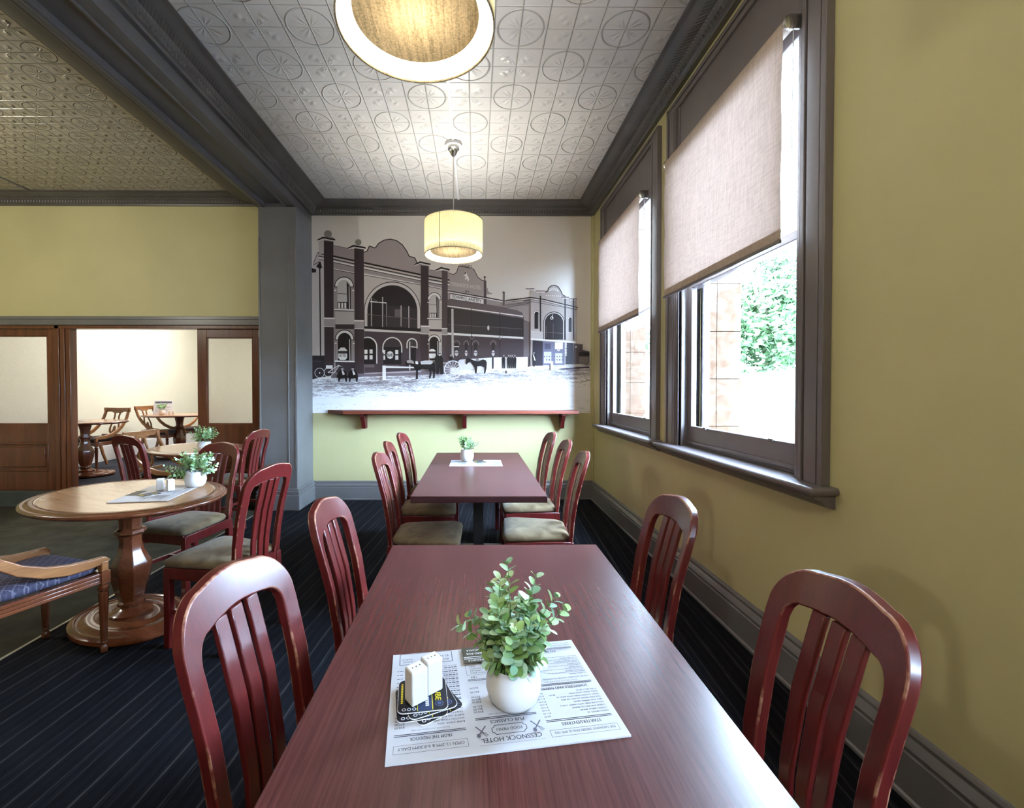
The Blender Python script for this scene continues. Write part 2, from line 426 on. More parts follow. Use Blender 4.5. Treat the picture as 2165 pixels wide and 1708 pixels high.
# flat print: coloured polygons in one mesh, each a hair above the last
class Print:
    def __init__(s, place, step=4e-5):
        s.bm = bmesh.new(); s.cl = s.bm.loops.layers.float_color.new('Col'); s.place = place; s.k = 0; s.step = step
    def poly(s, pts, c, mi=0):
        s.k += 1
        vs = [s.bm.verts.new(s.place(p[0], p[1], s.k * s.step)) for p in pts]
        f = s.bm.faces.new(vs); f.material_index = mi
        for l in f.loops: l[s.cl] = c
    def rect(s, x0, y0, x1, y1, c, mi=0): s.poly([(x0, y0), (x1, y0), (x1, y1), (x0, y1)], c, mi)
    def line(s, pts, w, c):
        for a, b in zip(pts, pts[1:]):
            dx, dy = b[0] - a[0], b[1] - a[1]; L = math.hypot(dx, dy) or 1; nx, ny = -dy / L * w / 2, dx / L * w / 2
            s.poly([(a[0] + nx, a[1] + ny), (b[0] + nx, b[1] + ny), (b[0] - nx, b[1] - ny), (a[0] - nx, a[1] - ny)], c)
    def disc(s, x, y, rx, ry, c, n=24): s.poly([(x + rx * math.cos(2 * PI * k / n), y + ry * math.sin(2 * PI * k / n)) for k in range(n)], c)
    def ring(s, x, y, rx, ry, w, c, a0=0, a1=2 * PI, n=28):
        s.line([(x + rx * math.cos(a0 + (a1 - a0) * k / n), y + ry * math.sin(a0 + (a1 - a0) * k / n)) for k in range(n + 1)], w, c)
    def arch(s, x0, x1, ytop, ybot, c, skew=0, n=16):
        xc = (x0 + x1) / 2; r = (x1 - x0) / 2; ry = min(r * 1.05, ybot - ytop)
        pts = [(x0, ybot - skew)] + [(xc - r * math.cos(PI * k / n), ytop + ry - ry * math.sin(PI * k / n)) for k in range(n + 1)] + [(x1, ybot + skew)]
        s.poly(pts, c)
    def text(s, txt, x, y, h, c, dirx=(1, 0), diry=(0, -1), width=None, align='LEFT', off=0, center=False):
        """baseline-left at (x, y) in print units; h = capital height; dirx/diry = text axes in print units"""
        if off:      # heavier strokes: the same letters twice, a little apart
            q = off * h * .9; o2 = 0
            s.text(txt, x - q * dirx[0], y - q * dirx[1], h, c, dirx, diry, width, align)
            s.text(txt, x + q * dirx[0], y + q * dirx[1], h, c, dirx, diry, width, align); return
        cu = bpy.data.curves.new('t', 'FONT'); cu.body = txt; cu.resolution_u = 2
        ob = bpy.data.objects.new('t', cu); me = bpy.data.meshes.new_from_object(ob)
        if len(me.vertices):
            xs = [v.co.x for v in me.vertices]; ys = [v.co.y for v in me.vertices]
            w0 = max(xs) - min(xs); sc = h / .70; sx = (width / w0) if width else sc
            s.k += 1
            x0 = min(xs)
            if align == 'RIGHT': x0 = max(xs)
            if align == 'CENTER': x0 = (min(xs) + max(xs)) / 2
            vv = [s.bm.verts.new(s.place(x + (v.co.x - x0) * sx * dirx[0] + v.co.y * sc * diry[0], y + (v.co.x - x0) * sx * dirx[1] + v.co.y * sc * diry[1], s.k * s.step)) for v in me.vertices]
            for p in me.polygons:
                try: f = s.bm.faces.new([vv[i] for i in p.vertices])
                except ValueError: continue
                for l in f.loops: l[s.cl] = c
        bpy.data.objects.remove(ob); bpy.data.curves.remove(cu); bpy.data.meshes.remove(me)
    def done(s, name, parent=None, mats=('print',)):
        me = bpy.data.meshes.new(name); s.bm.to_mesh(me); s.bm.free()
        o = bpy.data.objects.new(name, me); COL.objects.link(o)
        for m in mats: me.materials.append(M[m])
        if parent: o.parent = parent
        return o

# ------------------------------------------------------------ the room shell
YB = -3.2; XW = -6.9
b = B(); b.box(-2.38, 2.0, YB, 5.6, -.1, 0); b.done('floor', 'carpet', kind='structure')
b = B(); b.box(XW, -2.38, YB, 5.25, -.1, 0); b.done('floor_lounge', 'carpet_old', kind='structure')
b = B(); b.box(-2.388, -2.372, YB, 4.95, -.002, .004); b.done('trim_1', 'edge_strip', kind='structure')
b = B(); b.box(XW, -2.415, 5.25, 5.62, -.1, .17); b.box(XW, -1.4, 5.62, 11.2, -.1, .17); b.done('floor_back_room', 'carpet_blue', kind='structure')
b = B(); b.box(XW, -2.42, 5.16, 5.26, 0, .172); b.done('trim_2', 'step', kind='structure', bevel=.006)
b = B(); b.box(-2.2, 1.9, YB, 5.6, CE, CE + .1); b.done('ceiling', 'tin', kind='structure')
b = B(); b.box(XW, -2.2, YB, 5.35, CE, CE + .1); b.done('ceiling_lounge', 'tin_old', kind='structure')
b = B(); b.box(XW, -2.43, 5.35, 5.62, 3.45, 3.55); b.box(XW, -1.4, 5.62, 11.2, 3.45, 3.55); b.done('ceiling_back_room', 'cream', kind='structure')
b = B(); b.box(XL - .4, 1.9, D, D + .15, 0, CE); b.done('wall_back', 'olive', kind='structure')
# wall above the folding doors
b = B(); b.box(XW, -2.41, YL, YL + .15, 2.185, CE); b.done('wall_lounge', 'olive', kind='structure')
b = B(); b.box(XW, -2.41, YL - .02, YL + .17, 2.10, 2.185)
b.box(XW, -2.41, YL - .03, YL, 2.165, 2.20); b.done('trim_3', 'grey', kind='structure', bevel=.004)
# outer walls nobody sees directly
b = B(); b.box(XW - .1, XW, YB, 5.35, 0, CE); b.done('wall_left', 'olive', kind='structure')
b = B(); b.box(XW, 1.9, YB - .1, YB, 0, CE); b.done('wall_front', 'olive', kind='structure')
b = B(); b.box(-6.25, -6.15, 5.35, 11.2, .17, 3.45); b.done('wall_back_room', 'cream', kind='structure')
b = B(); b.box(-6.15, -1.4, 11.1, 11.2, .17, 3.45); b.box(-1.5, -1.4, 5.62, 11.1, .17, 3.45); b.box(-2.40, -1.4, 5.615, 5.70, .17, 3.45)
b.done('wall_back_room_far', 'cream', kind='structure')
b = B(); b.box(-6.15, -6.12, 5.36, 11.1, .17, .42); b.box(-6.15, -6.13, 5.36, 11.1, .42, .45); b.done('baseboard_back_room', 'white_paint' if 'white_paint' in M else 'white', kind='structure', bevel=.005)

# right wall with openings
zS, zT = .955, 3.36           # opening bottom, top
b = B()
ys = [YB]
ops = sorted([(a + .18, c - .18) for a, c in WINS])
prev = YB
for a, c in ops:
    b.box(R, R + .41, prev, a, 0, CE); b.box(R, R + .41, a, c, 0, zS); b.box(R, R + .41, a, c, zT, CE); prev = c
b.box(R, R + .41, prev, 5.6, 0, CE)
b.done('wall_right', 'olive', kind='structure')

# column carrying the beam
b = B(); b.box(-2.42, XL, 4.98, D + .01, 0, 3.40)
b.box(-2.42, -2.40, 4.972, 4.99, .26, 3.05); b.box(XL - .10, XL - .086, 4.972, 4.99, .26, 3.05)
b.box(XL - .022, XL + .006, 4.972, 5.0, .45, 3.02)
b.done('wall_pier', 'grey', kind='structure', bevel=.006)
b = B()
for (z0, z1, o) in ((0, .17, .035), (.17, .19, .028), (.19, .215, .03), (.215, .24, .018)):
    b.box(-2.42 - o, XL + o, 4.98 - o, D, z0, z1)
b.done('baseboard_pier', 'grey', kind='structure', bevel=.006)

# beam: box with recessed panel and beads
b = B()
b.box(-2.42, -2.36, YB, 4.98, 3.39, CE); b.box(-2.12, XL, YB, 4.98, 3.385, CE)
b.box(-2.36, -2.12, YB, 4.98, 3.42, CE)
b.box(-2.42, XL, 4.95, D, 3.385, CE)
b.extrude_profile([(-2.375, 3.385), (-2.36, 3.375), (-2.335, 3.385), (-2.33, 3.43), (-2.375, 3.43)], YB, 4.98, 'y')
b.extrude_profile([(-2.125, 3.395), (-2.105, 3.375), (-2.085, 3.39), (-2.085, 3.43), (-2.125, 3.43)], YB, 4.98, 'y')
b.done('beam', 'beam', kind='structure', bevel=.004)

def cornice(a, c, wall, sgn, axis, name, w=.20, h=.115):
    # profile from the wall foot up to the ceiling edge
    P = [(0, CE), (0, CE - h), (.03, CE - h), (.035, CE - h + .018), (.05, CE - h + .024), (.055, CE - h + .05), (.075, CE - h + .062), (.08, CE - h + .07),
         (.11, CE - h + .075), (.145, CE - h + .088), (.17, CE - h + .103), (.178, CE - .012), (.2, CE - .010), (.2, CE)]
    prof = [(wall + sgn * p[0] * w / .2, p[1]) for p in P]
    b = B(); b.extrude_profile(prof, a, c, axis); return b.done(name, 'cove' if name == 'trim_7' else 'cornice', kind='structure', angle=30)
cornice(XL, R, D, -1, 'x', 'trim_4', w=.22); cornice(YB, D, R, -1, 'y', 'trim_5', w=.22); cornice(YB, D, XL, 1, 'y', 'trim_6', w=.235)
cornice(YB, YL, -2.42, -1, 'y', 'trim_7', w=.34, h=.17); cornice(XW, -2.42, YL, -1, 'x', 'trim_8', w=.16)

def skirting(a, c, wall, sgn, axis, name):
    P = [(0, 0), (.038, 0), (.038, .012), (.030, .018), (.030, .15), (.026, .155), (.026, .165), (.030, .172), (.024, .185), (.012, .20), (.014, .215), (.008, .226), (0, .23)]
    b = B(); b.extrude_profile([(wall + sgn * p[0], p[1]) for p in P], a, c, axis); return b.done(name, 'grey', kind='structure', angle=30)
skirting(XL, R, D, -1, 'x', 'baseboard_back'); skirting(YB, D, R, -1, 'y', 'baseboard_right')
# painted conduit in the back right corner
b = B(); b.box(R - .022, R, D - .03, D, .23, CE - .11); b.box(R - .03, R, D - .036, D, 2.93, 3.03); b.done('trim_9', 'olive', kind='structure', bevel=.004)

# ------------------------------------------------------------ windows
def window(n, y0, y1, hood):
    XF = R - .035                       # face of the casing
    yi0, yi1 = y0 + .18, y1 - .18
    b = B()
    prof = lambda s0, s1, sg: None
    for (ya, yb, sg) in ((y0, yi0, 1), (y1, yi1, -1)):      # vertical casings with fluted steps, from outer edge ya to inner yb
        w = abs(yb - ya)
        for (f0, f1, dx) in ((0, .16, 0), (.16, .22, .010), (.22, .62, .006), (.62, .68, .014), (.68, .80, .004), (.80, .86, .012), (.86, 1, .018)):
            p, q = ya + (yb - ya) * f0, ya + (yb - ya) * f1
            b.box(XF + dx, R + .002, min(p, q), max(p, q), .955, 3.41)
    zc = 3.41
    for (f0, f1, dx) in ((0, .025, 0), (.025, .035, .010), (.035, .07, .005)):
        b.box(XF + dx, R + .002, y0 + .001, y1 - .001, zc - f1, zc - f0)
    b.box(XF + .022, R + .002, y0 + .05, y1 - .05, 2.93, 3.345)           # flat head board
    # jambs, head and sill of the opening
    b.box(R - .018, R + .14, yi0 - .02, yi0, zS, zT); b.box(R - .018, R + .14, yi1, yi1 + .02, zS, zT)
    b.box(R, R + .14, yi0, yi1, zT - .02, zT + .02)
    b.box(R, R + .10, yi1 - .012, yi1, zS, 2.95); b.box(R, R + .10, yi0, yi0 + .012, zS, 2.95)
    root = b.done('window_%d' % n, 'brown_grey', kind='structure', bevel=.003)
    # sashes
    for (z0, z1, xs, rail) in ((.956, 2.10, R + .045, .144), (2.06, zT - .02, R + .085, .05)):
        b = B(); a, c = yi0 + .012, yi1 - .012
        b.box(xs, xs + .038, a, a + .05, z0, z1); b.box(xs, xs + .038, c - .05, c, z0, z1)
        b.box(xs, xs + .038, a + .05, c - .05, z0, z0 + rail); b.box(xs, xs + .038, a + .05, c - .05, z1 - .045, z1)
        if z0 < 1: b.box(xs - .012, xs, a + .04, c - .02, z0 + .02, z0 + .042)
        sash = b.done('window_sash', 'brown_grey', root, bevel=.004)
        b = B(); b.box(xs + .016, xs + .020, a + .045, c - .045, z0 + rail - .005, z1 - .04); b.done('glass', 'glass', sash)
        if z0 < 1:
            for yy in (a + .22, c - .26): B().box(xs - .010, xs + .002, yy, yy + .03, z0 + rail - .01, z0 + rail + .006).done('sash_catch', 'brown_grey', sash, bevel=.002)
    b = B(); b.box(XF - .075, R + .05, y0 - .05, y1 + .05, .925, .958)
    o = b.done('window_sill', 'brown_grey', root, bevel=.014, seg=4)
    b = B(); b.extrude_profile([(R, .925), (XF - .055, .925), (XF - .05, .912), (XF - .02, .900), (XF - .005, .880), (XF + .01, .872), (R, .868)], y0 - .03, y1 + .03, 'y')
    b.done('sill_moulding', 'brown_grey', root, angle=30)
    # outer reveal: timber and tiles on the wall thickness
    b = B(); b.box(R + .14, R + .19, yi1 - .03, yi1, zS, zT); b.box(R + .14, R + .19, yi0, yi0 + .03, zS, zT); b.box(R + .14, R + .165, yi1 - .045, yi1, zS, zT)
    b.done('outer_frame', 'white', root, bevel=.004)
    b = B()
    for (x0, x1) in ((R + .19, R + .248), (R + .251, R + .42)):
        for k in range(9):
            z0 = .76 + k * .335
            for (ya, yb) in ((yi1 - .012, yi1 + .002), (yi0 - .002, yi0 + .012)):
                b.box(x0, x1, ya, yb, max(z0, zS + .001), min(z0 + .331, zT)) if z0 + .331 > zS else None
    b.done('reveal_tiles', 'tile', root, bevel=.001)
    b = B()
    for (ya, yb) in ((yi1 - .006, yi1 + .001), (yi0 - .001, yi0 + .006)): b.box(R + .19, R + .418, ya, yb, zS, zT)
    b.done('reveal_grout', 'grout', root)
    B().box(R + .10, R + .46, yi0 - .03, yi1 + .03, .90, zS + .012).done('outer_sill', 'tile', root, bevel=.005)
    return root
for i, (a, c) in enumerate(WINS): window(i + 1, a, c, True)

def blind(y0, y1, zb, label):
    x = R - .065
    t = thing('roller_blind', label, 'blind', (x, (y0 + y1) / 2, 2.97), 0, 'beige roller blinds in the windows')
    L = (y1 - y0) / 2
    b = B(); b.rings([[(.028 * math.cos(2 * PI * k / 20), yy, .028 * math.sin(2 * PI * k / 20)) for k in range(20)] for yy in (-L, L)]); b.done('roller', 'blind', t)
    b = B(); n = 30
    hb = zb - 2.97
    rows = []
    for i in range(n + 1):
        z = -.0 + hb * i / n; xx = -.028 + .0025 * math.sin(i * .5)
        rows.append(xx); 
    for i in range(n):
        z0, z1 = hb * i / n, hb * (i + 1) / n
        v = [b.bm.verts.new(p) for p in ((rows[i], -L, z0), (rows[i], L, z0), (rows[i + 1], L, z1), (rows[i + 1], -L, z1))]
        b.quadface(v)
    b.done('blind_fabric', 'blind', t, weld=True, angle=60)
    b = B(); b.box(-.036, -.022, -L, L, hb - .014, hb + .006); b.done('bottom_rail', 'brown_grey', t, bevel=.004)
    b = B(); b.box(-.0285, -.026, -L + .003, L - .003, hb + .008, hb + .05); b.done('hem_pocket', 'blind', t)
    for sy in (-1, 1):
        b = B(); b.lathe([(.0, -.012), (.030, -.012), (.034, -.006), (.034, .006), (.022, .012), (.0, .012)], 20)
        bmesh.ops.rotate(b.bm, verts=b.bm.verts, matrix=Matrix.Rotation(PI / 2, 3, 'X')); bmesh.ops.translate(b.bm, verts=b.bm.verts, vec=(0, sy * (L + .012), 0))
        br = b.done('bracket', 'chrome', t)
        B().box(.0, .045, sy * (L + .012) - .006, sy * (L + .012) + .006, -.03, .035).done('bracket_plate', 'chrome', br, bevel=.003)
    B().tube([(.012, -L - .012, -.02), (.010, -L - .012, hb * .45), (.014, -L - .010, hb * .93)], .0022, 6).done('pull_cord', 'white', t)
    return t
blind(1.975, 3.20, 2.02, 'wide beige roller blind half lowered over the nearer large window')
blind(3.70, 4.90, 1.985, 'beige roller blind half lowered over the farther window beside the mural')
blind(-1.35, -.20, 1.38, 'beige roller blind on the window beside the front of the room')

# ------------------------------------------------------------ outside
b = B(); b.box(1.9, 60, -30, 60, -.5, -.35); b.done('street_ground', 'asphalt', kind='structure')
b = B(); b.extrude_profile([(9, -.36), (14, 2.2), (30, 2.9), (60, 3.0), (60, -.36)], -30, 60, 'y'); b.done('street_bank', 'bank', kind='structure')
def street_tree(x, y, s, label, seed):
    rr = random.Random(seed)
    t = thing('street_tree', label, 'tree', (x, y, 2.5))
    b = B(); b.tube([(0, 0, -.6), (.1, 0, .8 * s), (.0, .1, 1.8 * s), (.2, .1, 3.0 * s)], [.20 * s, .16 * s, .13 * s, .06 * s], 8)
    for k in range(6):
        a = rr.random() * 6.3; b.tube([(0, 0, 1.0 * s), (math.cos(a) * .8 * s, math.sin(a) * .8 * s, 1.9 * s), (math.cos(a) * 1.4 * s, math.sin(a) * 1.4 * s, 2.8 * s)], [.09 * s, .06 * s, .03 * s], 6)
    b.done('trunk', 'trunk', t)
    b = B()
    blobs = [(rr.gauss(0, .75), rr.gauss(0, .75), 1.7 + rr.gauss(0, .75)) for _ in range(26)]
    for k in range(6500):
        c = rr.choice(blobs); d = Vector((rr.gauss(0, 1), rr.gauss(0, 1), rr.gauss(0, 1))).normalized() * (.35 + .35 * rr.random())
        p = (Vector(c) + d) * s; u = Vector((rr.gauss(0, 1), rr.gauss(0, 1), rr.gauss(0, 1))).normalized(); w = u.orthogonal().normalized(); q = .12 * s
        b.quadface([b.bm.verts.new(p + u * q), b.bm.verts.new(p + w * q * .5), b.bm.verts.new(p - u * q), b.bm.verts.new(p - w * q * .5)])
    b.done('foliage', 'tree_leaf', t)
    return t
street_tree(16.6, 25, 1.9, 'pale green street tree seen through the nearer window', 3)
street_tree(22.5, 29, 2.1, 'pale green street tree at the right edge of the nearer window', 5)
street_tree(9.2, 31, 1.3, 'street tree hidden partly behind the tiled window reveal', 9)

# ------------------------------------------------------------ folding doors in the lounge wall
def door(n, x0, x1, st, gz0, gz1, panel=True, glass=True):
    z0, z1 = .172, 2.10; y0, y1 = YL + .03, YL + .075
    b = B(); sl, sr = st
    b.box(x0, x0 + sl, y0, y1, z0, z1); b.box(x1 - sr, x1, y0, y1, z0, z1)
    b.box(x0 + sl, x1 - sr, y0, y1, gz1, z1)
    b.box(x0 + sl, x1 - sr, y0, y1, gz0 - .22, gz0); b.box(x0 + sl, x1 - sr, y0, y1, z0, z0 + .22)
    b.box(x0 + sl, x1 - sr, y0 + .018, y1 - .01, z0 + .22, gz0 - .22)
    root = b.done('door_%d' % n, 'door_wood', kind='structure', bevel=.003)
    b = B(); c = .03
    a0, a1, c0, c1 = x0 + sl, x1 - sr, z0 + .22, gz0 - .22
    b.box(a0 + .05, a1 - .05, y0 + .004, y0 + .03, c0 + .05, c1 - .05)
    for (p0, p1, q0, q1) in ((a0, a1, c0, c0 + .02), (a0, a1, c1 - .02, c1), (a0, a0 + .02, c0, c1), (a1 - .02, a1, c0, c1)): b.box(p0, p1, y0 - .006, y0 + .02, q0, q1)
    b.done('door_panel', 'door_wood', root, bevel=.008)
    B().box(a0 - .004, a1 + .004, y0 + .02, y0 + .026, gz0 - .004, gz1 + .004).done('frosted_glass', 'frosted', root)
    b = B()
    for (p0, p1, q0, q1) in ((a0, a1, gz0, gz0 + .012), (a0, a1, gz1 - .012, gz1), (a0, a0 + .012, gz0, gz1), (a1 - .012, a1, gz0, gz1)): b.box(p0, p1, y0 + .004, y0 + .019, q0, q1)
    b.done('glazing_bead', 'door_wood', root, bevel=.002)
    return root
door(1, -3.262, -2.53, (.108, .085), .945, 1.962)
door(2, -5.78, -4.905, (.115, .10), .945, 1.98)
# folded leaves stacked edge-on beside the opening
b = B()
for k in range(3): b.box(-4.90 + k * .062, -4.90 + k * .062 + .056, YL + .0 + .004 * k, YL + .075 + .012 * k, .172, 2.10)
b.done('door_3', 'door_wood', kind='structure', bevel=.005)
B().box(-5.9, -2.43, YL + .0, YL + .11, 2.06, 2.10).done('trim_10', 'door_wood', kind='structure', bevel=.003)
b = B(); b.box(-2.528, -2.50, YL - .012, YL + .02, 1.96, 2.05); b.done('trim_11', 'chrome', kind='structure', bevel=.003)
B().box(-2.528, -2.418, YL + .02, YL + .11, .172, 2.10).done('trim_12', 'door_wood', kind='structure', bevel=.003)
B().box(-6.9, -5.78, YL, YL + .15, 0, 2.19).done('wall_lounge_left', 'olive', kind='structure')

# ------------------------------------------------------------ mural: printed photograph on the back wall
def unproj_back(u, v):
    a, bb = (u - CX_) / F_, (CY_ - v) / F_
    c, s = math.cos(PT_), math.sin(PT_); fw = c + bb * s; up = bb * c - s
    Cc, Ss = math.cos(YW_), math.sin(YW_)
    dx, dy = a * Cc + fw * Ss, -a * Ss + fw * Cc; t = D / dy
    return dx * t, up * t + EYE
# survey of the print: a grid over the wall, print units x 58..2090 left-right, y 50..1475 top-down
_p00 = unproj_back(640 + 66 / 3.416, 440 + 52 / 3.416); _p11 = unproj_back(640 + 2070 / 3.416, 440 + 1470 / 3.416)
KX = (_p11[0] - _p00[0]) / (2070 - 66); KZ = (_p11[1] - _p00[1]) / (1470 - 52)
def MP(x, y, d): return (_p00[0] + (x - 66) * KX, D - .003 - d, _p00[1] + (y - 52) * KZ)
def mural():
    P = Print(MP)
    SKY = rgb(236, 227, 218); PAN = rgb(168, 153, 151); PAN2 = rgb(206, 193, 186); DK = rgb(66, 52, 56); DK2 = rgb(88, 73, 78); CR = rgb(246, 240, 236)
    BK = rgb(36, 29, 32); MID = rgb(120, 104, 106); GR = rgb(105, 92, 94); FOOT = rgb(128, 114, 120)
    P.rect(58, 44, 2076, 1478, SKY)
    P.poly([(58, 1235), (400, 1214), (1000, 1198), (1640, 1150), (2076, 1118), (2076, 1478), (58, 1478)], CR, mi=1)
    # building at far left
    P.poly([(58, 440), (105, 320), (155, 330), (158, 1065), (58, 1065)], rgb(214, 202, 200))
    P.line([(75, 400), (105, 325), (140, 300)], 4, DK); P.line([(75, 410), (118, 385)], 5, DK)
    P.poly([(95, 420), (125, 380), (138, 425), (125, 440)], BK); P.poly([(60, 430), (95, 440), (95, 462), (60, 465)], BK); P.line([(121, 400), (124, 1070)], 9, BK)
    P.poly([(58, 1062), (235, 1062), (235, 1200), (58, 1235)], rgb(48, 42, 46)); P.line([(62, 1102), (130, 1104)], 3, GR)
    # footpath
    P.poly([(200, 1190), (1060, 1150), (1060, 1196), (400, 1216), (200, 1225)], FOOT)
    P.line([(440, 1190), (850, 1176)], 12, rgb(190, 180, 186))
    # middle wing behind
    P.poly([(1040, 600), (1300, 640), (1460, 668), (1640, 645), (1640, 1140), (1040, 1150)], GR)
    P.poly([(1300, 632), (1460, 664), (1460, 712), (1300, 690)], PAN); P.poly([(1460, 664), (1640, 642), (1700, 650), (1700, 690), (1460, 712)], PAN2)
    P.poly([(1590, 655), (1660, 640), (1660, 1136), (1590, 1140)], rgb(112, 99, 100))
    P.poly([(1340, 700), (1640, 662), (1640, 820), (1590, 800), (1560, 750), (1460, 715)], rgb(160, 147, 144))
    # front block
    P.poly([(150, 208), (222, 208), (222, 270), (370, 298), (370, 268), (440, 275), (440, 318), (462, 308), (478, 272), (520, 286), (548, 250), (585, 229), (628, 222), (672, 231), (715, 262),
            (745, 305), (765, 345), (805, 356), (818, 385), (842, 408), (842, 385), (910, 395), (910, 442), (1000, 455), (1000, 425), (1050, 432), (1057, 500), (1057, 1152), (850, 1172), (440, 1190), (155, 1186)], PAN)
    P.line([(440, 318), (462, 308), (478, 272), (520, 286), (548, 250), (585, 229), (628, 222), (672, 231), (715, 262), (745, 305), (765, 345), (805, 356), (818, 385), (842, 408)], 7, BK)
    P.line([(222, 268), (370, 298)], 4, GR); P.line([(910, 442), (1000, 452)], 4, GR)
    P.poly([(440, 465), (850, 545), (850, 870), (440, 870)], PAN2)
    P.poly([(222, 430), (370, 462), (370, 745), (222, 735)], rgb(165, 151, 148)); P.poly([(905, 560), (1000, 575), (1000, 800), (905, 800)], PAN2)
    # ground floor of the front block
    P.poly([(440, 880), (850, 900), (850, 1168), (440, 1188)], rgb(82, 68, 74)); P.poly([(232, 866), (370, 868), (370, 1190), (232, 1186)], rgb(74, 60, 66))
    P.poly([(232, 870), (368, 872), (370, 1110), (235, 1110)], PAN); P.poly([(235, 1110), (372, 1112), (372, 1190), (235, 1186)], rgb(70, 58, 64))
    P.poly([(905, 885), (1000, 890), (1000, 1100), (905, 1105)], PAN2)
    P.rect(232, 742, 368, 836, rgb(190, 178, 172)); P.rect(232, 836, 370, 868, DK); P.rect(905, 805, 998, 872, PAN2); P.poly([(903, 870), (998, 872), (998, 888), (903, 886)], DK)
    # cornices
    for (dy, w, c) in ((0, 12, BK), (12, 11, PAN2), (22, 6, BK), (36, 10, CR), (44, 4, BK)):
        P.line([(112, 322 + dy), (370, 378 + dy), (850, 478 + dy), (1057, 516 + dy)], w, c)
    for (dy, w, c) in ((0, 5, CR), (5, 4, BK)): P.line([(150, 424 + dy), (370, 464 + dy), (850, 546 + dy), (1057, 588 + dy)], w, c)
    # piers
    def pier(x0, x1, ytop, yb0, yb1, ybot, cap, ball=0, c=DK):
        P.poly([(x0, ytop), (x1, ytop + 6), (x1, ybot), (x0, ybot)], c)
        P.rect(x0 - 1, yb0, x1 + 6, yb1, rgb(176, 163, 160)); P.line([(x0 - 2, yb0 + 4), (x1 + 8, yb0 + 6)], 9, CR); P.line([(x0 - 2, yb1 + 2), (x1 + 4, yb1 + 4)], 5, CR)
        if ball: P.disc((x0 + x1) / 2 - 4, cap - 22, ball, ball, rgb(150, 143, 136))
        P.poly([(x0 - 46, cap + 16), (x0 - 6, cap - 4), (x1 + 14, cap + 12), (x1 + 14, cap + 24), (x0 - 4, cap + 12), (x0 - 46, cap + 24)], BK)
        P.line([(x0 - 40, cap + 26), (x0 - 2, cap + 12), (x1 + 12, cap + 27)], 6, CR)
    pier(152, 220, 235, 788, 850, 1188, 210, 28); P.poly([(112, 240), (152, 222), (152, 330), (118, 330)], rgb(205, 193, 190))
    pier(370, 438, 290, 806, 866, 1192, 268, 22); pier(848, 904, 410, 845, 902, 1120, 385); pier(1000, 1042, 448, 862, 908, 1108, 425, c=rgb(84, 70, 74))
    # arched windows
    def win(x0, x1, yt, yb, dark=False, sign=None):
        w = x1 - x0; f = w / 122.0
        P.arch(x0 - 10 * f, x1 + 8 * f, yt - 10 * f, yt + .55 * w, BK); P.arch(x0 - 4 * f, x1 + 2 * f, yt - 3 * f, yt + .5 * w, CR)
        P.arch(x0 + 12 * f, x1 - 14 * f, yt + 14 * f, yb, BK if dark else rgb(206, 196, 190))
        if not dark:
            P.poly([(x1 - 44 * f, yt + 26 * f), (x1 - 14 * f, yt + 66 * f), (x1 - 14 * f, yb), (x1 - 38 * f, yb)], BK)
            P.line([(x0 + 12 * f, yt + 112 * f), (x1 - 32 * f, yt + 116 * f)], 4 * f, DK); P.rect(x0 + 12 * f, yb - 52 * f, x1 - 38 * f, yb - 4, DK)
            for k in range(3): P.rect(x0 + (18 + 22 * k) * f, yb - 44 * f, x0 + (31 + 22 * k) * f, yb - 6, CR)
        P.line([(x1 - 26 * f, yt + 60 * f), (x1 - 24 * f, yb)], 5 * f, CR)
        P.disc(x0 - 4 * f, yt + 90 * f, 8 * f, 5 * f, CR, 10); P.disc(x1 + 4 * f, yt + 90 * f, 8 * f, 5 * f, CR, 10)
        P.line([(x0 - 12 * f, yb + 4), (x1 + 10 * f, yb + 8)], 9 * f, CR); P.line([(x0 - 12 * f, yb + 12 * f), (x1 + 10 * f, yb + 16 * f)], 5 * f, DK)
        if sign:
            cx, cy, r = sign
            P.poly([(cx - r, cy - r * .9), (cx - r * .4, cy - r * 1.5), (cx + r * .4, cy - r * 1.5), (cx + r, cy - r * .9), (cx + r, cy + r * .8), (cx + r * .6, cy + r * 1.3), (cx - r * .6, cy + r * 1.3), (cx - r, cy + r * .8)], CR)
            P.rect(cx - r * 1.05, cy - r * .75, cx + r * 1.05, cy - r * .1, DK)
    win(236, 358, 502, 726); win(902, 990, 612, 790); win(238, 360, 884, 1098, True, (284, 1052, 32)); win(902, 986, 916, 1096, True, (930, 1050, 24))
    P.text('HOTEL', 284, 1072, 20, DK, width=54, align='CENTER', off=.02)
    # great arch with balcony
    def bigarch(x0, x1, yt, yb, w):
        P.arch(x0 - 4, x1 + 4, yt - 6, yb, BK, n=30); P.arch(x0, x1, yt, yb, rgb(214, 203, 198), n=30); P.arch(x0 + w - 4, x1 - w + 4, yt + w - 4, yb, DK, n=30); P.arch(x0 + w, x1 - w, yt + w, yb, rgb(42, 34, 37), n=30)
    bigarch(443, 843, 534, 868, 24)
    P.poly([(600, 700), (820, 720), (820, 860), (600, 855)], rgb(60, 51, 54)); P.rect(660, 728, 706, 782, rgb(112, 102, 102))
    for x, y0, y1 in ((493, 645, 850), (573, 640, 855), (600, 680, 850), (706, 700, 850), (761, 705, 862)): P.line([(x, y0), (x, y1)], 7 if x != 600 else 3, rgb(196, 187, 184))
    P.line([(484, 672), (600, 682)], 7, CR); P.line([(492, 645), (545, 676)], 5, GR); P.line([(458, 764), (826, 800)], 4, MID)
    for k in range(44): P.line([(460 + k * 8.3, 766 + k * .8), (460 + k * 8.3, 852 + k * .3)], 1.6, rgb(86, 76, 78))
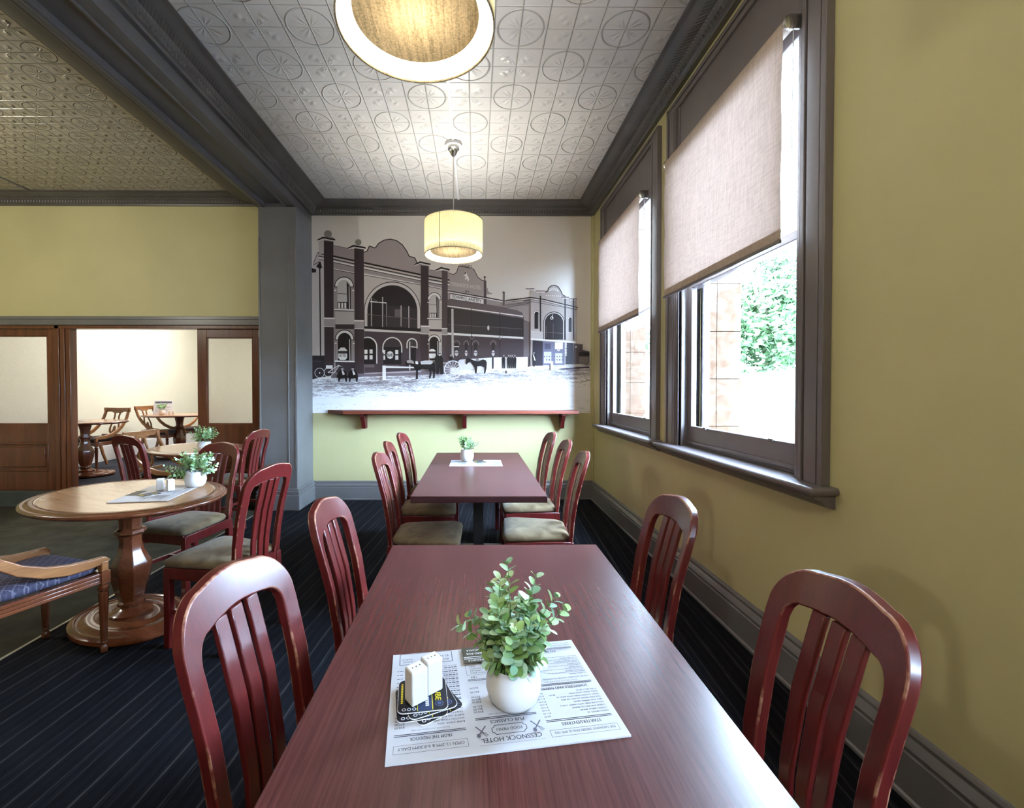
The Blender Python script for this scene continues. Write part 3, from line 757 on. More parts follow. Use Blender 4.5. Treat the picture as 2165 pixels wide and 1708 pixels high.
    P.poly([(442, 850), (848, 866), (848, 892), (442, 872)], BK); P.poly([(442, 868), (848, 890), (848, 904), (442, 886)], rgb(220, 210, 206))
    # bar front under the balcony
    P.arch(398, 534, 926, 1120, CR); P.arch(398, 526, 934, 1122, BK); P.poly([(375, 880), (438, 880), (438, 1190), (375, 1192)], rgb(72, 58, 62))
    P.arch(570, 714, 928, 1040, CR); P.arch(578, 706, 936, 1042, rgb(70, 58, 63)); P.rect(578, 1000, 706, 1125, BK)
    for (x, y) in ((441, 1020), (441, 1060), (478, 1018), (478, 1060), (578, 1022), (578, 1062), (663, 1022), (663, 1062)):
        w = 22 if x < 500 or x > 600 else 12; P.rect(x, y, x + w, y + 30, CR)
    P.disc(626, 1058, 25, 29, CR, 8); P.text('BAR', 627, 1070, 24, BK, width=38, align='CENTER', off=.03)
    P.rect(444, 1128, 512, 1148, MID); P.rect(582, 1132, 690, 1150, MID)
    P.arch(744, 824, 936, 1010, CR); P.arch(752, 816, 944, 1012, rgb(78, 65, 70)); P.rect(776, 998, 812, 1120, BK); P.line([(768, 960), (768, 1168)], 7, CR); P.line([(776, 998), (814, 1002)], 6, CR)
    # pediment
    P.poly([(1055, 466), (1082, 478), (1105, 462), (1122, 418), (1130, 408), (1225, 435), (1238, 455), (1255, 492), (1282, 515), (1306, 522), (1306, 640), (1055, 598)], rgb(176, 162, 158))
    P.line([(1055, 466), (1082, 478), (1105, 462), (1122, 414), (1228, 436), (1242, 462), (1258, 494), (1285, 516), (1306, 522)], 5, BK); P.line([(1128, 404), (1225, 432)], 8, rgb(196, 184, 178))
    for k in range(7): P.line([(1150 + k * 10, 410 - 8 * (1 - abs(k - 2) / 5)), (1152 + k * 10, 418 + k * 2)], 4, BK)
    P.poly([(1302, 518), (1320, 520), (1322, 690), (1302, 688)], DK2); P.disc(1309, 496, 8, 8, DK, 10); P.line([(1309, 504), (1309, 520)], 7, DK)
    P.poly([(1165, 462), (1172, 456), (1180, 466), (1183, 482), (1192, 496), (1196, 514), (1188, 530), (1186, 512), (1178, 504), (1174, 516), (1166, 510), (1172, 498), (1168, 486), (1158, 492), (1160, 482), (1168, 476)], CR)
    P.disc(1170, 466, 6, 7, DK, 8)
    sk = lambda a: ((1, .155), (.0, -1))
    P.text('CESSNOCK HOTEL', 1064, 556, 26, rgb(222, 212, 206), (1, .13), (0, -1), width=220, off=.01)
    P.text('- BY -', 1150, 604, 17, BK, (1, .13), (0, -1), width=66, off=.02)
    P.line([(1042, 594), (1306, 640), (1460, 668)], 7, BK); P.line([(1042, 602), (1306, 648), (1460, 676)], 6, CR)
    P.poly([(1060, 616), (1300, 655), (1300, 690), (1060, 652)], CR); P.line([(1060, 616), (1300, 655)], 3, DK); P.line([(1060, 652), (1300, 690)], 3, DK)
    P.text('EDWIN J. ANSTEY.', 1078, 646, 21, BK, (1, .158), (0, -1), width=212, off=.025)
    P.poly([(1320, 570), (1330, 600), (1345, 612), (1360, 618), (1322, 622)], PAN); P.line([(1326, 572), (1332, 600), (1362, 616)], 3, DK)
    P.line([(1306, 640), (1460, 668), (1640, 640), (1660, 640)], 6, BK); P.line([(1306, 690), (1460, 716), (1650, 678)], 3, DK)
    P.line([(1448, 612), (1446, 700)], 12, rgb(100, 88, 88)); P.disc(1446, 606, 8, 8, DK, 8)
    # verandah
    P.poly([(1040, 655), (1180, 668), (1400, 705), (1545, 735), (1578, 750), (1592, 785), (1590, 800), (1040, 712)], rgb(104, 90, 93))
    P.poly([(1040, 712), (1590, 795), (1590, 935), (1040, 900)], rgb(52, 45, 48)); P.poly([(1040, 912), (1590, 940), (1590, 1080), (1040, 1100)], rgb(74, 61, 66))
    P.line([(1040, 704), (1586, 778)], 8, CR)
    P.line([(1045, 838), (1582, 868)], 3, rgb(110, 100, 102))
    for k in range(62): P.line([(1050 + k * 8.6, 840 + k * .47), (1050 + k * 8.6, 898 + k * .45)], 1.4, rgb(78, 70, 73))
    P.poly([(1040, 896), (1588, 928), (1588, 942), (1040, 912)], CR)
    for x in (1215, 1418):
        P.line([(x, 722 if x < 1300 else 750), (x, 1075)], 5, rgb(40, 33, 36)); P.line([(x, 945), (x + 22, 922)], 3, rgb(150, 140, 140)); P.line([(x, 945), (x - 16, 922)], 3, rgb(150, 140, 140))
    for x, w in ((1105, 50), (1175, 36), (1243, 46), (1370, 40)):
        P.ring(x, 985, w / 2, 30, 4, rgb(150, 138, 140), PI, 2 * PI, 10); P.rect(x - w / 4, 975, x + w / 4, 1070, rgb(48, 40, 44)); P.disc(x, 1045, w * .28, 22, rgb(196, 187, 186), 10); P.line([(x - w * .25, 1040), (x + w * .25, 1041)], 5, DK)
    P.disc(1335, 862, 8, 18, rgb(214, 206, 202), 10); P.line([(1086, 998), (1124, 998)], 5, CR)
    P.line([(1076, 730), (1078, 1078)], 16, rgb(196, 188, 184)); P.disc(1076, 730, 8, 6, rgb(220, 212, 206), 8)
    # hoardings, people
    P.poly([(1120, 1092), (1362, 1076), (1362, 1158), (1120, 1166)], rgb(222, 214, 214)); P.poly([(1374, 1076), (1622, 1072), (1624, 1144), (1374, 1158)], rgb(232, 226, 224))
    P.rect(1360, 1076, 1373, 1158, DK); P.rect(1620, 1070, 1627, 1145, DK)
    # right block
    P.poly([(1640, 575), (1662, 575), (1662, 600), (1700, 600), (1745, 602), (1762, 600), (1772, 570), (1792, 556), (1815, 553), (1840, 566), (1858, 594), (1870, 622), (1886, 632), (1910, 640), (1950, 655), (1972, 655), (1974, 970), (1965, 1118), (1640, 1136)], rgb(184, 171, 165))
    P.line([(1745, 602), (1762, 600), (1772, 570), (1792, 556), (1815, 553), (1840, 566), (1858, 594), (1870, 622), (1892, 634)], 6, BK)
    P.ring(1806, 608, 36, 34, 3, CR, PI * 1.1, PI * 1.95, 10); [P.disc(1780 + k * 13, 592 - 6 * math.sin(k * .8), 3.5, 5, CR, 6) for k in range(5)]
    [P.disc(1752 + k * 15, 628 + k * .6, 3.5, 4, CR, 6) for k in range(8)]
    for (dy, w, c) in ((0, 7, BK), (9, 7, PAN2), (15, 3, BK)): P.line([(1460, 664 + dy), (1640, 642 + dy), (1730, 655 + dy), (1980, 714 + dy)], w, c)
    P.line([(1460, 700), (1650, 672), (1975, 730)], 3, DK)
    for x0, x1, y in ((1628, 1662, 580), (1700, 1740, 596), (1886, 1910, 640), (1945, 1970, 652)): P.line([(x0 - 24, y), (x1 + 6, y)], 6, DK2); P.line([(x0 - 20, y + 7), (x1 + 4, y + 7)], 5, CR)
    win(1664, 1704, 740, 868, True); win(1912, 1942, 782, 890, True)
    bigarch(1736, 1882, 750, 946, 10); P.ring(1793, 790, 9, 9, 4, CR); P.line([(1800, 765), (1795, 790)], 3, CR)
    P.line([(1746, 892), (1874, 902)], 3, GR); P.line([(1752, 850), (1752, 930)], 3, GR); P.line([(1803, 830), (1803, 935)], 3, GR)
    for x in (1710, 1888, 1949): P.line([(x, 630 if x < 1800 else 650), (x + 2, 950)], 9, BK)
    P.poly([(1640, 880), (1730, 890), (1730, 945), (1640, 938)], rgb(206, 195, 190)); P.line([(1640, 942), (1970, 966)], 10, CR)
    P.poly([(1655, 952), (1728, 958), (1728, 1134), (1655, 1134)], rgb(48, 40, 50)); P.poly([(1728, 958), (1886, 968), (1886, 1128), (1728, 1132)], rgb(110, 104, 124)); P.poly([(1894, 968), (1946, 972), (1946, 1122), (1894, 1124)], rgb(50, 44, 58))
    P.rect(1736, 1035, 1790, 1118, rgb(186, 184, 202)); P.rect(1742, 975, 1784, 1015, rgb(80, 76, 94)); P.rect(1816, 966, 1872, 1014, CR); P.rect(1818, 1045, 1870, 1118, rgb(196, 194, 208)); P.ring(1842, 1010, 10, 16, 5, CR)
    for k in range(9): P.disc(1896, 972 + k * 11, 6, 4, CR, 8)
    for k in range(18): P.disc(1740 + (k * 37) % 130, 1070 + (k * 23) % 46, 5, 6, rgb(90, 86, 108), 6)
    P.poly([(1950, 975), (2016, 980), (2016, 1022), (2066, 1032), (2066, 1118), (1950, 1122)], rgb(86, 74, 78)); P.poly([(1988, 1036), (2066, 1040), (2066, 1064), (1988, 1066)], BK); P.disc(1968, 1000, 6, 6, CR, 8); P.rect(1990, 1070, 2060, 1116, rgb(130, 118, 114))
    P.poly([(1830, 1160), (1900, 1150), (2066, 1140), (2066, 1152), (1900, 1164)], rgb(72, 64, 82)); P.rect(1786, 1104, 1802, 1166, rgb(224, 222, 230))
    # hitching rail
    P.rect(572, 1135, 597, 1242, CR); P.poly([(597, 1138), (800, 1144), (800, 1154), (597, 1152)], CR)
    # cart and horses
    MAN = rgb(34, 28, 32)
    P.poly([(952, 1070), (975, 1055), (998, 1060), (1008, 1090), (1010, 1195), (990, 1200), (982, 1150), (975, 1200), (960, 1198), (958, 1130), (948, 1100)], MAN); P.disc(984, 1056, 9, 9, CR, 8); P.disc(984, 1050, 12, 4, MAN, 8)
    P.poly([(738, 1120), (745, 1098), (770, 1088), (795, 1100), (830, 1118), (870, 1100), (925, 1098), (948, 1112), (956, 1150), (948, 1226), (934, 1228), (938, 1180), (922, 1170), (926, 1190), (918, 1228), (906, 1228), (914, 1180), (905, 1162), (845, 1160), (828, 1172), (828, 1230), (812, 1234), (814, 1172), (800, 1150), (782, 1130), (758, 1128), (744, 1138)], MAN)
    P.poly([(845, 1106), (880, 1098), (925, 1098), (938, 1112), (920, 1126), (850, 1126)], rgb(206, 198, 196)); P.poly([(745, 1100), (772, 1090), (796, 1104), (800, 1122), (775, 1118), (752, 1118)], rgb(176, 166, 164)); P.poly([(808, 1105), (826, 1104), (830, 1124), (812, 1124)], CR)
    P.line([(820, 1130), (1062, 1130)], 6, MAN); P.line([(1050, 1102), (1120, 1096), (1140, 1078)], 6, MAN); P.disc(1066, 1078, 14, 20, MAN, 10); P.disc(1066, 1062, 10, 8, rgb(150, 140, 138), 8)
    for k in range(16):
        a = k * PI / 8; P.line([(1080, 1164), (1080 + 60 * math.cos(a), 1164 + 60 * math.sin(a))], 4, rgb(226, 218, 220))
    P.ring(1080, 1164, 62, 63, 7, rgb(236, 230, 232)); P.disc(1080, 1164, 9, 9, CR, 12)
    P.poly([(1170, 1116), (1172, 1092), (1184, 1078), (1196, 1082), (1232, 1098), (1262, 1104), (1296, 1090), (1316, 1096), (1324, 1114), (1322, 1150), (1314, 1190), (1302, 1192), (1306, 1150), (1284, 1136), (1256, 1140), (1250, 1192), (1239, 1192), (1236, 1150), (1222, 1128), (1206, 1106), (1188, 1116), (1178, 1128)], MAN)
    P.poly([(1244, 1086), (1262, 1080), (1268, 1100), (1250, 1106)], rgb(140, 130, 130))
    for x, w in ((1446, 13), (1480, 10), (1494, 9), (1508, 9), (1526, 12)):
        P.poly([(x - w, 1082), (x, 1068), (x + w, 1082), (x + w * .8, 1154), (x + 2, 1156), (x, 1115), (x - 3, 1156), (x - w * .8, 1154)], MAN); P.disc(x, 1064, 6, 8, rgb(150, 138, 136), 8)
    P.poly([(1650, 1060), (1664, 1048), (1680, 1060), (1676, 1110), (1668, 1142), (1660, 1142), (1654, 1100)], MAN); P.poly([(1656, 1056), (1662, 1054), (1676, 1098), (1668, 1098)], CR); P.disc(1664, 1044, 6, 7, rgb(150, 140, 138), 8)
    P.disc(1462, 1182, 9, 13, DK2, 8)
    # bicycles and seated men
    for x, y, r in ((122, 1188, 34), (186, 1184, 32)): P.ring(x, y, r, r, 4, rgb(222, 214, 216)); P.disc(x, y, 5, 5, CR, 8)
    P.rect(168, 1134, 216, 1158, CR); P.line([(186, 1184), (230, 1150), (262, 1136)], 4, CR); P.line([(186, 1184), (228, 1188), (262, 1136)], 4, CR); P.ring(268, 1172, 30, 34, 3, rgb(160, 150, 154)); P.line([(250, 1132), (276, 1140)], 4, CR)
    for x, dx in ((284, 0), (360, 0)):
        P.poly([(x - 40, 1222), (x - 32, 1190), (x - 14, 1168), (x + 14, 1168), (x + 34, 1192), (x + 38, 1222), (x + 34, 1252), (x + 24, 1252), (x + 20, 1228), (x - 12, 1230), (x - 18, 1252), (x - 28, 1252), (x - 28, 1228)], rgb(28, 23, 28))
        P.poly([(x - 3, 1172), (x + 6, 1172), (x + 20, 1198), (x + 4, 1204)], CR); P.disc(x, 1160, 9, 10, rgb(186, 174, 170), 10); P.disc(x, 1151, 11, 4, MAN, 8)
    o = P.done('wall_mural', None, ('print', 'road_print'))
    return tag(o, 'large sepia photographic mural of an old corner hotel covering the back wall', 'mural')
mural()

# ------------------------------------------------------------ wall shelf
sh = thing('wall_shelf', 'long red wooden shelf on three brackets under the mural', 'shelf', (-.26, D, 1.08))
b = B()
pts = [(-1.816, D), (-1.56, D - .24), (1.225, D - .24), (1.225, D - .005), (1.225, D)]
b.rings([[(p[0] + .26, p[1] - D, z) for p in pts] for z in (-.018, .022)]); b.done('shelf_board', 'shelf_wood', sh, bevel=.004)
for x in (-1.353, -.132, 1.052):
    b = B(); prof = [(0, -.018), (-.20, -.018), (-.20, -.045), (-.175, -.055), (-.165, -.08), (-.13, -.11), (-.115, -.14), (-.10, -.19), (-.095, -.20), (0, -.20)]
    b.rings([[(xx, y, z) for y, z in prof] for xx in (x + .26 - .024, x + .26 + .024)])
    b.done('shelf_bracket', 'red_wood', sh, bevel=.004)

# ------------------------------------------------------------ pendant lamps
def pendant(y, label, first=None):
    x = -.2
    t = thing('pendant_lamp', label, 'pendant lamp', (x, y, CE), 0, 'drum pendant lamps down the ceiling')
    zr, zt, r = 2.576 - CE, 2.885 - CE, .265
    b = B(); n = 64
    def ring(rad, z): return [(rad * math.cos(2 * PI * k / n), rad * math.sin(2 * PI * k / n), z) for k in range(n)]
    b.rings([ring(r, zr), ring(r, zt)], False, False); b.done('lamp_shade', 'shade', t)
    b = B(); b.rings([ring(r - .003, zr), ring(r - .003, zt)], False, False); b.done('shade_lining', 'shade_white', t)
    for z in (zr, zt):
        b = B(); b.rings([ring(r + .0015, z - .003), ring(r + .0015, z + .003), ring(r - .0045, z + .003), ring(r - .0045, z - .003)], closed=True); b.done('shade_rim', 'chrome' if z == zt else 'shade_disc', t)
    zd = zr + .040
    b = B(); b.rings([ring(.001, zd), ring(.212, zd)], False, False); b.done('base_disc', 'shade_disc', t)
    b = B(); b.rings([ring(.212, zd + .004), ring(r - .006, zd + .004)], False, False); b.done('diffuser_ring', 'opal', t)
    b = B()
    for k in range(3):
        a = k * 2 * PI / 3; b.tube([(0, 0, zt - .01), (r * math.cos(a), r * math.sin(a), zt - .002)], .0025, 6)
    b.done('shade_spider', 'chrome', t)
    b = B(); a = -PI / 2 - .42; b.rings([[(( r + .001) * math.cos(a + d), (r + .001) * math.sin(a + d), z) for d, z in ((-.012, zr), (.012, zr), (.012, zt), (-.012, zt))]], True, False) if False else None
    q = [((r + .0012) * math.cos(a + d), (r + .0012) * math.sin(a + d), z) for d, z in ((-.011, zr), (.011, zr), (.011, zt), (-.011, zt))]
    b.quadface([b.bm.verts.new(p) for p in q]); b.done('shade_seam', M['seam'], t)
    b = B(); b.tube([(0, 0, -.05), (0, 0, zt - .03)], .0055, 10); b.done('rod', 'chrome', t)
    b = B(); b.lathe([(.0, -.03), (.078, -.03), (.078, -.004), (.075, 0), (.0, 0)], 32); b.done('mounting_block', 'white', t, bevel=.002)
    b = B(); b.lathe([(.0, -.115), (.012, -.115), (.024, -.10), (.030, -.085), (.036, -.078), (.040, -.06), (.052, -.052), (.055, -.03), (.0, -.03)], 28); b.done('ceiling_cup', 'chrome', t)
    b = B(); b.lathe([(.0, zt - .04), (.02, zt - .04), (.02, zt - .10), (.0, zt - .10)], 16); bh = b.done('bulb_holder', 'white', t)
    L = lamp('pendant_bulb', 'POINT', (x, y, CE + zt - .15), 37, (1, .98, .90), .05)
    return t
M['seam'] = plain('dark_olive_seam', (.10, .085, .03, 1), .8)
pendant(1.52, 'large drum pendant lamp overhead at the top of the photo, cut by the frame')
pendant(4.07, 'drum pendant lamp hanging in front of the mural, above the far table')
b = B(); b.box(-.212, -.188, YB, D - .17, CE - .008, CE); b.done('trim_13', 'white', kind='structure', bevel=.002)
b = B(); b.box(-5.02, -4.99, 3.6, YL - .12, CE - .01, CE); b.done('trim_14', 'grey', kind='structure', bevel=.002)

# ------------------------------------------------------------ slat-back chairs
def xb(z):                     # side profile of the back, chair faces +X
    P = [(.0, -.235), (.30, -.195), (.42, -.190), (.55, -.197), (.70, -.222), (.85, -.262), (.97, -.300)]
    for (z0, x0), (z1, x1) in zip(P, P[1:]):
        if z <= z1:
            f = (z - z0) / (z1 - z0); return x0 + (x1 - x0) * f
    return P[-1][1]
def bow(y): return -.022 * (1 - (y / .19) ** 2)
def back_solid(b, pairs, th, mi=0):
    """pairs of (outer, inner) (y, z) points along the frame; four-sided bar following the bent back"""
    rs = []
    for (o, i) in pairs:
        r = []
        for (p, s) in ((o, 1), (i, 1), (i, -1), (o, -1)):
            k = 1 if p[1] > .5 else max(0, (p[1] - .40) / .10)
            r.append((xb(p[1]) + bow(p[0]) * k + s * th / 2, p[0], p[1]))
        rs.append(r)
    b.rings(rs)
def slat_chair(label, loc, rz, group):
    t = thing('dining_chair', label, 'chair', loc, rz, group)
    HW = .180
    # back frame: two posts bent over into the crest
    outer, inner = [], []
    for z in (.36, .42, .48, .55, .62, .69, .76, .82): outer.append((-(HW - .012 + .012 * (z - .36) / .46), z)); inner.append((-(HW - .054 + .010 * (z - .36) / .46), z))
    n = 9
    for k in range(1, n + 1):
        a = PI / 2 * k / n
        outer.append((-(HW - .095) - .095 * math.cos(a), .84 + .105 * math.sin(a) ** 1.0))
        inner.append((-(HW - .084) - .038 * math.cos(a), .825 + .040 * math.sin(a)))
    for k in range(1, 5):
        f = k / 4; outer.append((-(HW - .095) * (1 - f), .945 + .012 * math.sin(f * PI / 2))); inner.append((-(HW - .084) * (1 - f), .865 + .012 * math.sin(f * PI / 2)))
    pairs = list(zip(outer, inner)); pairs += [((-o[0], o[1]), (-i[0], i[1])) for o, i in reversed(pairs[:-1])]
    b = B(); back_solid(b, pairs, .026)
    b.done('back_frame', ['red_wood', 'worn'], t, bevel=.0042, seg=3, bmat=1, angle=50)
    for yc in (-.053, 0, .053):
        b = B(); rs = []
        for z in (.40, .46, .54, .62, .70, .78, .84, .872):
            w = .0168 - .002 * math.sin(z * 6); rs.append([(xb(z) + bow(yc) + s * .007 + .002, yc * (.92 + .12 * (z - .4)) + q * w, z) for q, s in ((1, 1), (-1, 1), (-1, -1), (1, -1))])
        b.rings(rs); b.done('back_slat', 'red_wood', t, bevel=.003, angle=50)
    # seat frame and cushion
    def trap(x0, x1, w0, w1, z, r=.0): return [(x0, -w0, z), (x1, -w1, z), (x1, w1, z), (x0, w0, z)]
    b = B()
    b.strip([(-.195, -.165, .395), (.20, -.195, .395)], .022, .06); b.strip([(-.195, .165, .395), (.20, .195, .395)], .022, .06)
    b.box(.185, .210, -.19, .19, .365, .425); b.box(-.205, -.180, -.165, .165, .365, .425)
    b.done('seat_frame', 'red_wood', t, bevel=.003)
    b = B(); rs = []
    n = 40
    def sq(hx0, hx1, hy0, hy1, z, e=.22):
        out = []
        for k in range(n):
            a = 2 * PI * k / n; c, s = math.cos(a), math.sin(a)
            X = math.copysign(abs(c) ** e, c); Y = math.copysign(abs(s) ** e, s)
            f = (X + 1) / 2; out.append((hx0 + (hx1 - hx0) * f, Y * (hy0 + (hy1 - hy0) * f), z))
        return out
    for (m, z) in ((.012, .424), (.0, .430), (-.004, .445), (.002, .460), (.022, .472), (.06, .480), (.12, .484), (.18, .485)):
        rs.append(sq(-.185 + m, .222 - m, .158 - m * .8, .212 - m, z, .22 + min(.5, m * 3)))
    b.rings(rs); b.done('seat_cushion', 'suede', t, angle=60)
    for sy in (-1, 1):
        b = B(); b.box(.172, .208, min(sy * .168, sy * .204), max(sy * .168, sy * .204), .0, .42); b.done('front_leg', 'red_wood', t, bevel=.003)
        b = B(); y0 = sy * .160
        b.strip([(xb(0), y0, 0), (xb(.15) , y0, .15), (xb(.30), y0, .30), (xb(.42), y0, .42)], .034, [.030, .036, .042, .040]); b.done('rear_leg', 'red_wood', t, bevel=.003)
        b = B(); b.strip([(-.20, sy * .162, .19), (.185, sy * .186, .19)], .018, .026); b.done('side_stretcher', 'red_wood', t, bevel=.002)
    b = B(); b.box(-.02, .0, -.175, .175, .180, .204); b.done('cross_stretcher', 'red_wood', t, bevel=.002)
    return t
GN, GF, GO = 'slat back chairs at the near table', 'slat back chairs at the far table', 'slat back chairs at the oval tables'
R_ = math.radians
c0 = slat_chair('worn red slat back chair nearest the camera at left of the near table', (-.255, .95, 0), R_(-8), GN)
for lab, loc, a, g in (
    ('red slat back chair at left of the near table, farther one', (-.245, 1.60, 0), 0, GN),
    ('dark red slat back chair by the right wall, nearest the camera', (.462, .905, 0), 178, GN),
    ('red slat back chair by the right wall below the nearer window, farther one', (.445, 1.625, 0), 180, GN),
    ('red slat back chair at left of the far table, nearest of three', (-.312, 2.79, 0), -1, GF),
    ('red slat back chair at left of the far table, middle of three', (-.375, 3.42, 0), 3, GF),
    ('red slat back chair at left of the far table, nearest the mural', (-.385, 4.06, 0), -4, GF),
    ('red slat back chair at right of the far table, nearest of three', (.40, 2.86, 0), 176, GF),
    ('red slat back chair at right of the far table, middle of three', (.425, 3.50, 0), 180, GF),
    ('red slat back chair at right of the far table, nearest the mural', (.41, 4.10, 0), 184, GF),
    ('sunlit red slat back chair with taupe seat facing the front oval table', (-1.38, 2.46, 0), 166, GO),
    ('dark slat back chair behind the front oval table, its seat toward the camera', (-1.98, 3.05, 0), -104, GO),
    ('red slat back chair in front of the grey pier', (-2.45, 4.50, 0), 170, GO),
    ('dark glossy slat back chair with its back turned, before the rear oval table', (-2.99, 4.19, 0), 73, GO)):
    dup(c0, lab, loc, R_(a), g)

# ------------------------------------------------------------ rectangular tables
def rect_table(label, x0, x1, y0, y1, first=None):
    cx, cy, hx, hy = (x0 + x1) / 2, (y0 + y1) / 2, (x1 - x0) / 2, (y1 - y0) / 2
    t = thing('dining_table', label, 'table', (cx, cy, 0), 0, 'rectangular dining tables')
    b = B(); b.box(-hx, hx, -hy, hy, .7475, .75); b.done('tabletop', 'laminate', t, bevel=.001)
    b = B(); b.box(-hx, hx, -hy, hy, .712, .7475); b.done('top_edge', 'table_edge', t, bevel=.003)
    for s in (-1, 1):
        y = s * hy * .50
        b = B(); b.box(-.034, .034, y - .034, y + .034, .02, .70); b.done('column', 'black', t, bevel=.004)
        b = B(); b.box(-.27, .27, y - .035, y + .035, 0, .02, top=(-.26, .26, y - .03, y + .03)); b.box(-.035, .035, y - .27, y + .27, 0, .019, top=(-.03, .03, y - .26, y + .26)); b.done('cross_foot', 'black', t, bevel=.003)
        b = B(); b.box(-.22, .22, y - .03, y + .03, .695, .712); b.done('top_bracket', 'black', t)
    return t
rect_table('long mahogany laminate table in the foreground running out of frame', -.3205, .4695, .0, 1.715)
rect_table('mahogany laminate table in front of the mural and wall shelf', -.368, .408, 2.497, 4.232)

# ------------------------------------------------------------ oval tables
def oval_table(label, x, y, rz, z0=0, a=.557, c=.445, wood_top='oval_wood'):
    t = thing('oval_table', label, 'table', (x, y, z0), rz, 'oval pedestal tables')
    b = B(); b.rings([[( (a - m) * math.cos(2 * PI * k / 96), (c - m) * math.sin(2 * PI * k / 96), z) for k in range(96)] for m, z in ((.075, .7455), (.072, .7495))]); b.done('tabletop', wood_top, t, angle=60)
    b = B()
    prof = [(.16, .718), (.03, .716), (.012, .720), (.002, .727), (.0, .735), (.004, .742), (.014, .7455), (.020, .7435), (.028, .7445), (.040, .7495), (.060, .7505), (.070, .7490), (.0735, .7450), (.16, .7445)]
    b.rings([[((a - m) * math.cos(2 * PI * k / 96), (c - m) * math.sin(2 * PI * k / 96), z) for k in range(96)] for m, z in prof]); b.done('moulded_rim', 'oval_edge', t, angle=50)
    b = B(); b.lathe([(.105, .716), (.075, .69), (.058, .62), (.054, .575), (.056, .55)], 8, off=.5); b.lathe([(.056, .552), (.075, .545), (.078, .528), (.058, .512), (.052, .48), (.062, .42), (.094, .355), (.100, .335), (.094, .26), (.072, .17), (.050, .125), (.048, .10)], 8, off=.5)
    b.done('pedestal', 'oval_edge', t, angle=25, bevel=.002)
    b = B(); b.lathe([(.05, .14), (.064, .128), (.066, .115), (.056, .105), (.075, .090), (.095, .082), (.105, .075), (.10, .060)], 32); b.done('pedestal_collar', 'oval_edge', t, angle=40)
    b = B(); A, Cc = .342, .265
    prof = [(0, 0.012), (-.004, .022), (.0, .036), (.012, .044), (.03, .046), (.035, .042), (.055, .044), (.07, .052), (.085, .055), (.095, .050), (.13, .052), (.15, .062), (.165, .063), (.175, .060), (.25, .064)]
    b.rings([[((A - m) * math.cos(2 * PI * k / 72), (Cc - m) * math.sin(2 * PI * k / 72), z) for k in range(72)] for m, z in [(.02, .006)] + prof]); b.done('plinth', 'oval_edge', t, angle=40)
    b = B()
    for k in range(4):
        an = PI / 4 + k * PI / 2; b.lathe([(.022, 0), (.022, .008)], 16, c=(.26 * math.cos(an), .2 * math.sin(an)))
    b.done('glide_feet', 'black', t)
    return t
oval_table('oval honey wood pedestal table at left with its carved pedestal in view', -2.004, 2.581, R_(157))
oval_table('oval pedestal table behind, partly hidden by dark slat back chairs', -2.90, 4.66, R_(138))
oval_table('pedestal table in the bright back room nearest the door leaves', -5.36, 6.12, R_(5), .17, .50, .42)
oval_table('pedestal table in the back room beside the pale wall, farther one', -5.17, 7.78, R_(20), .17, .55, .45)

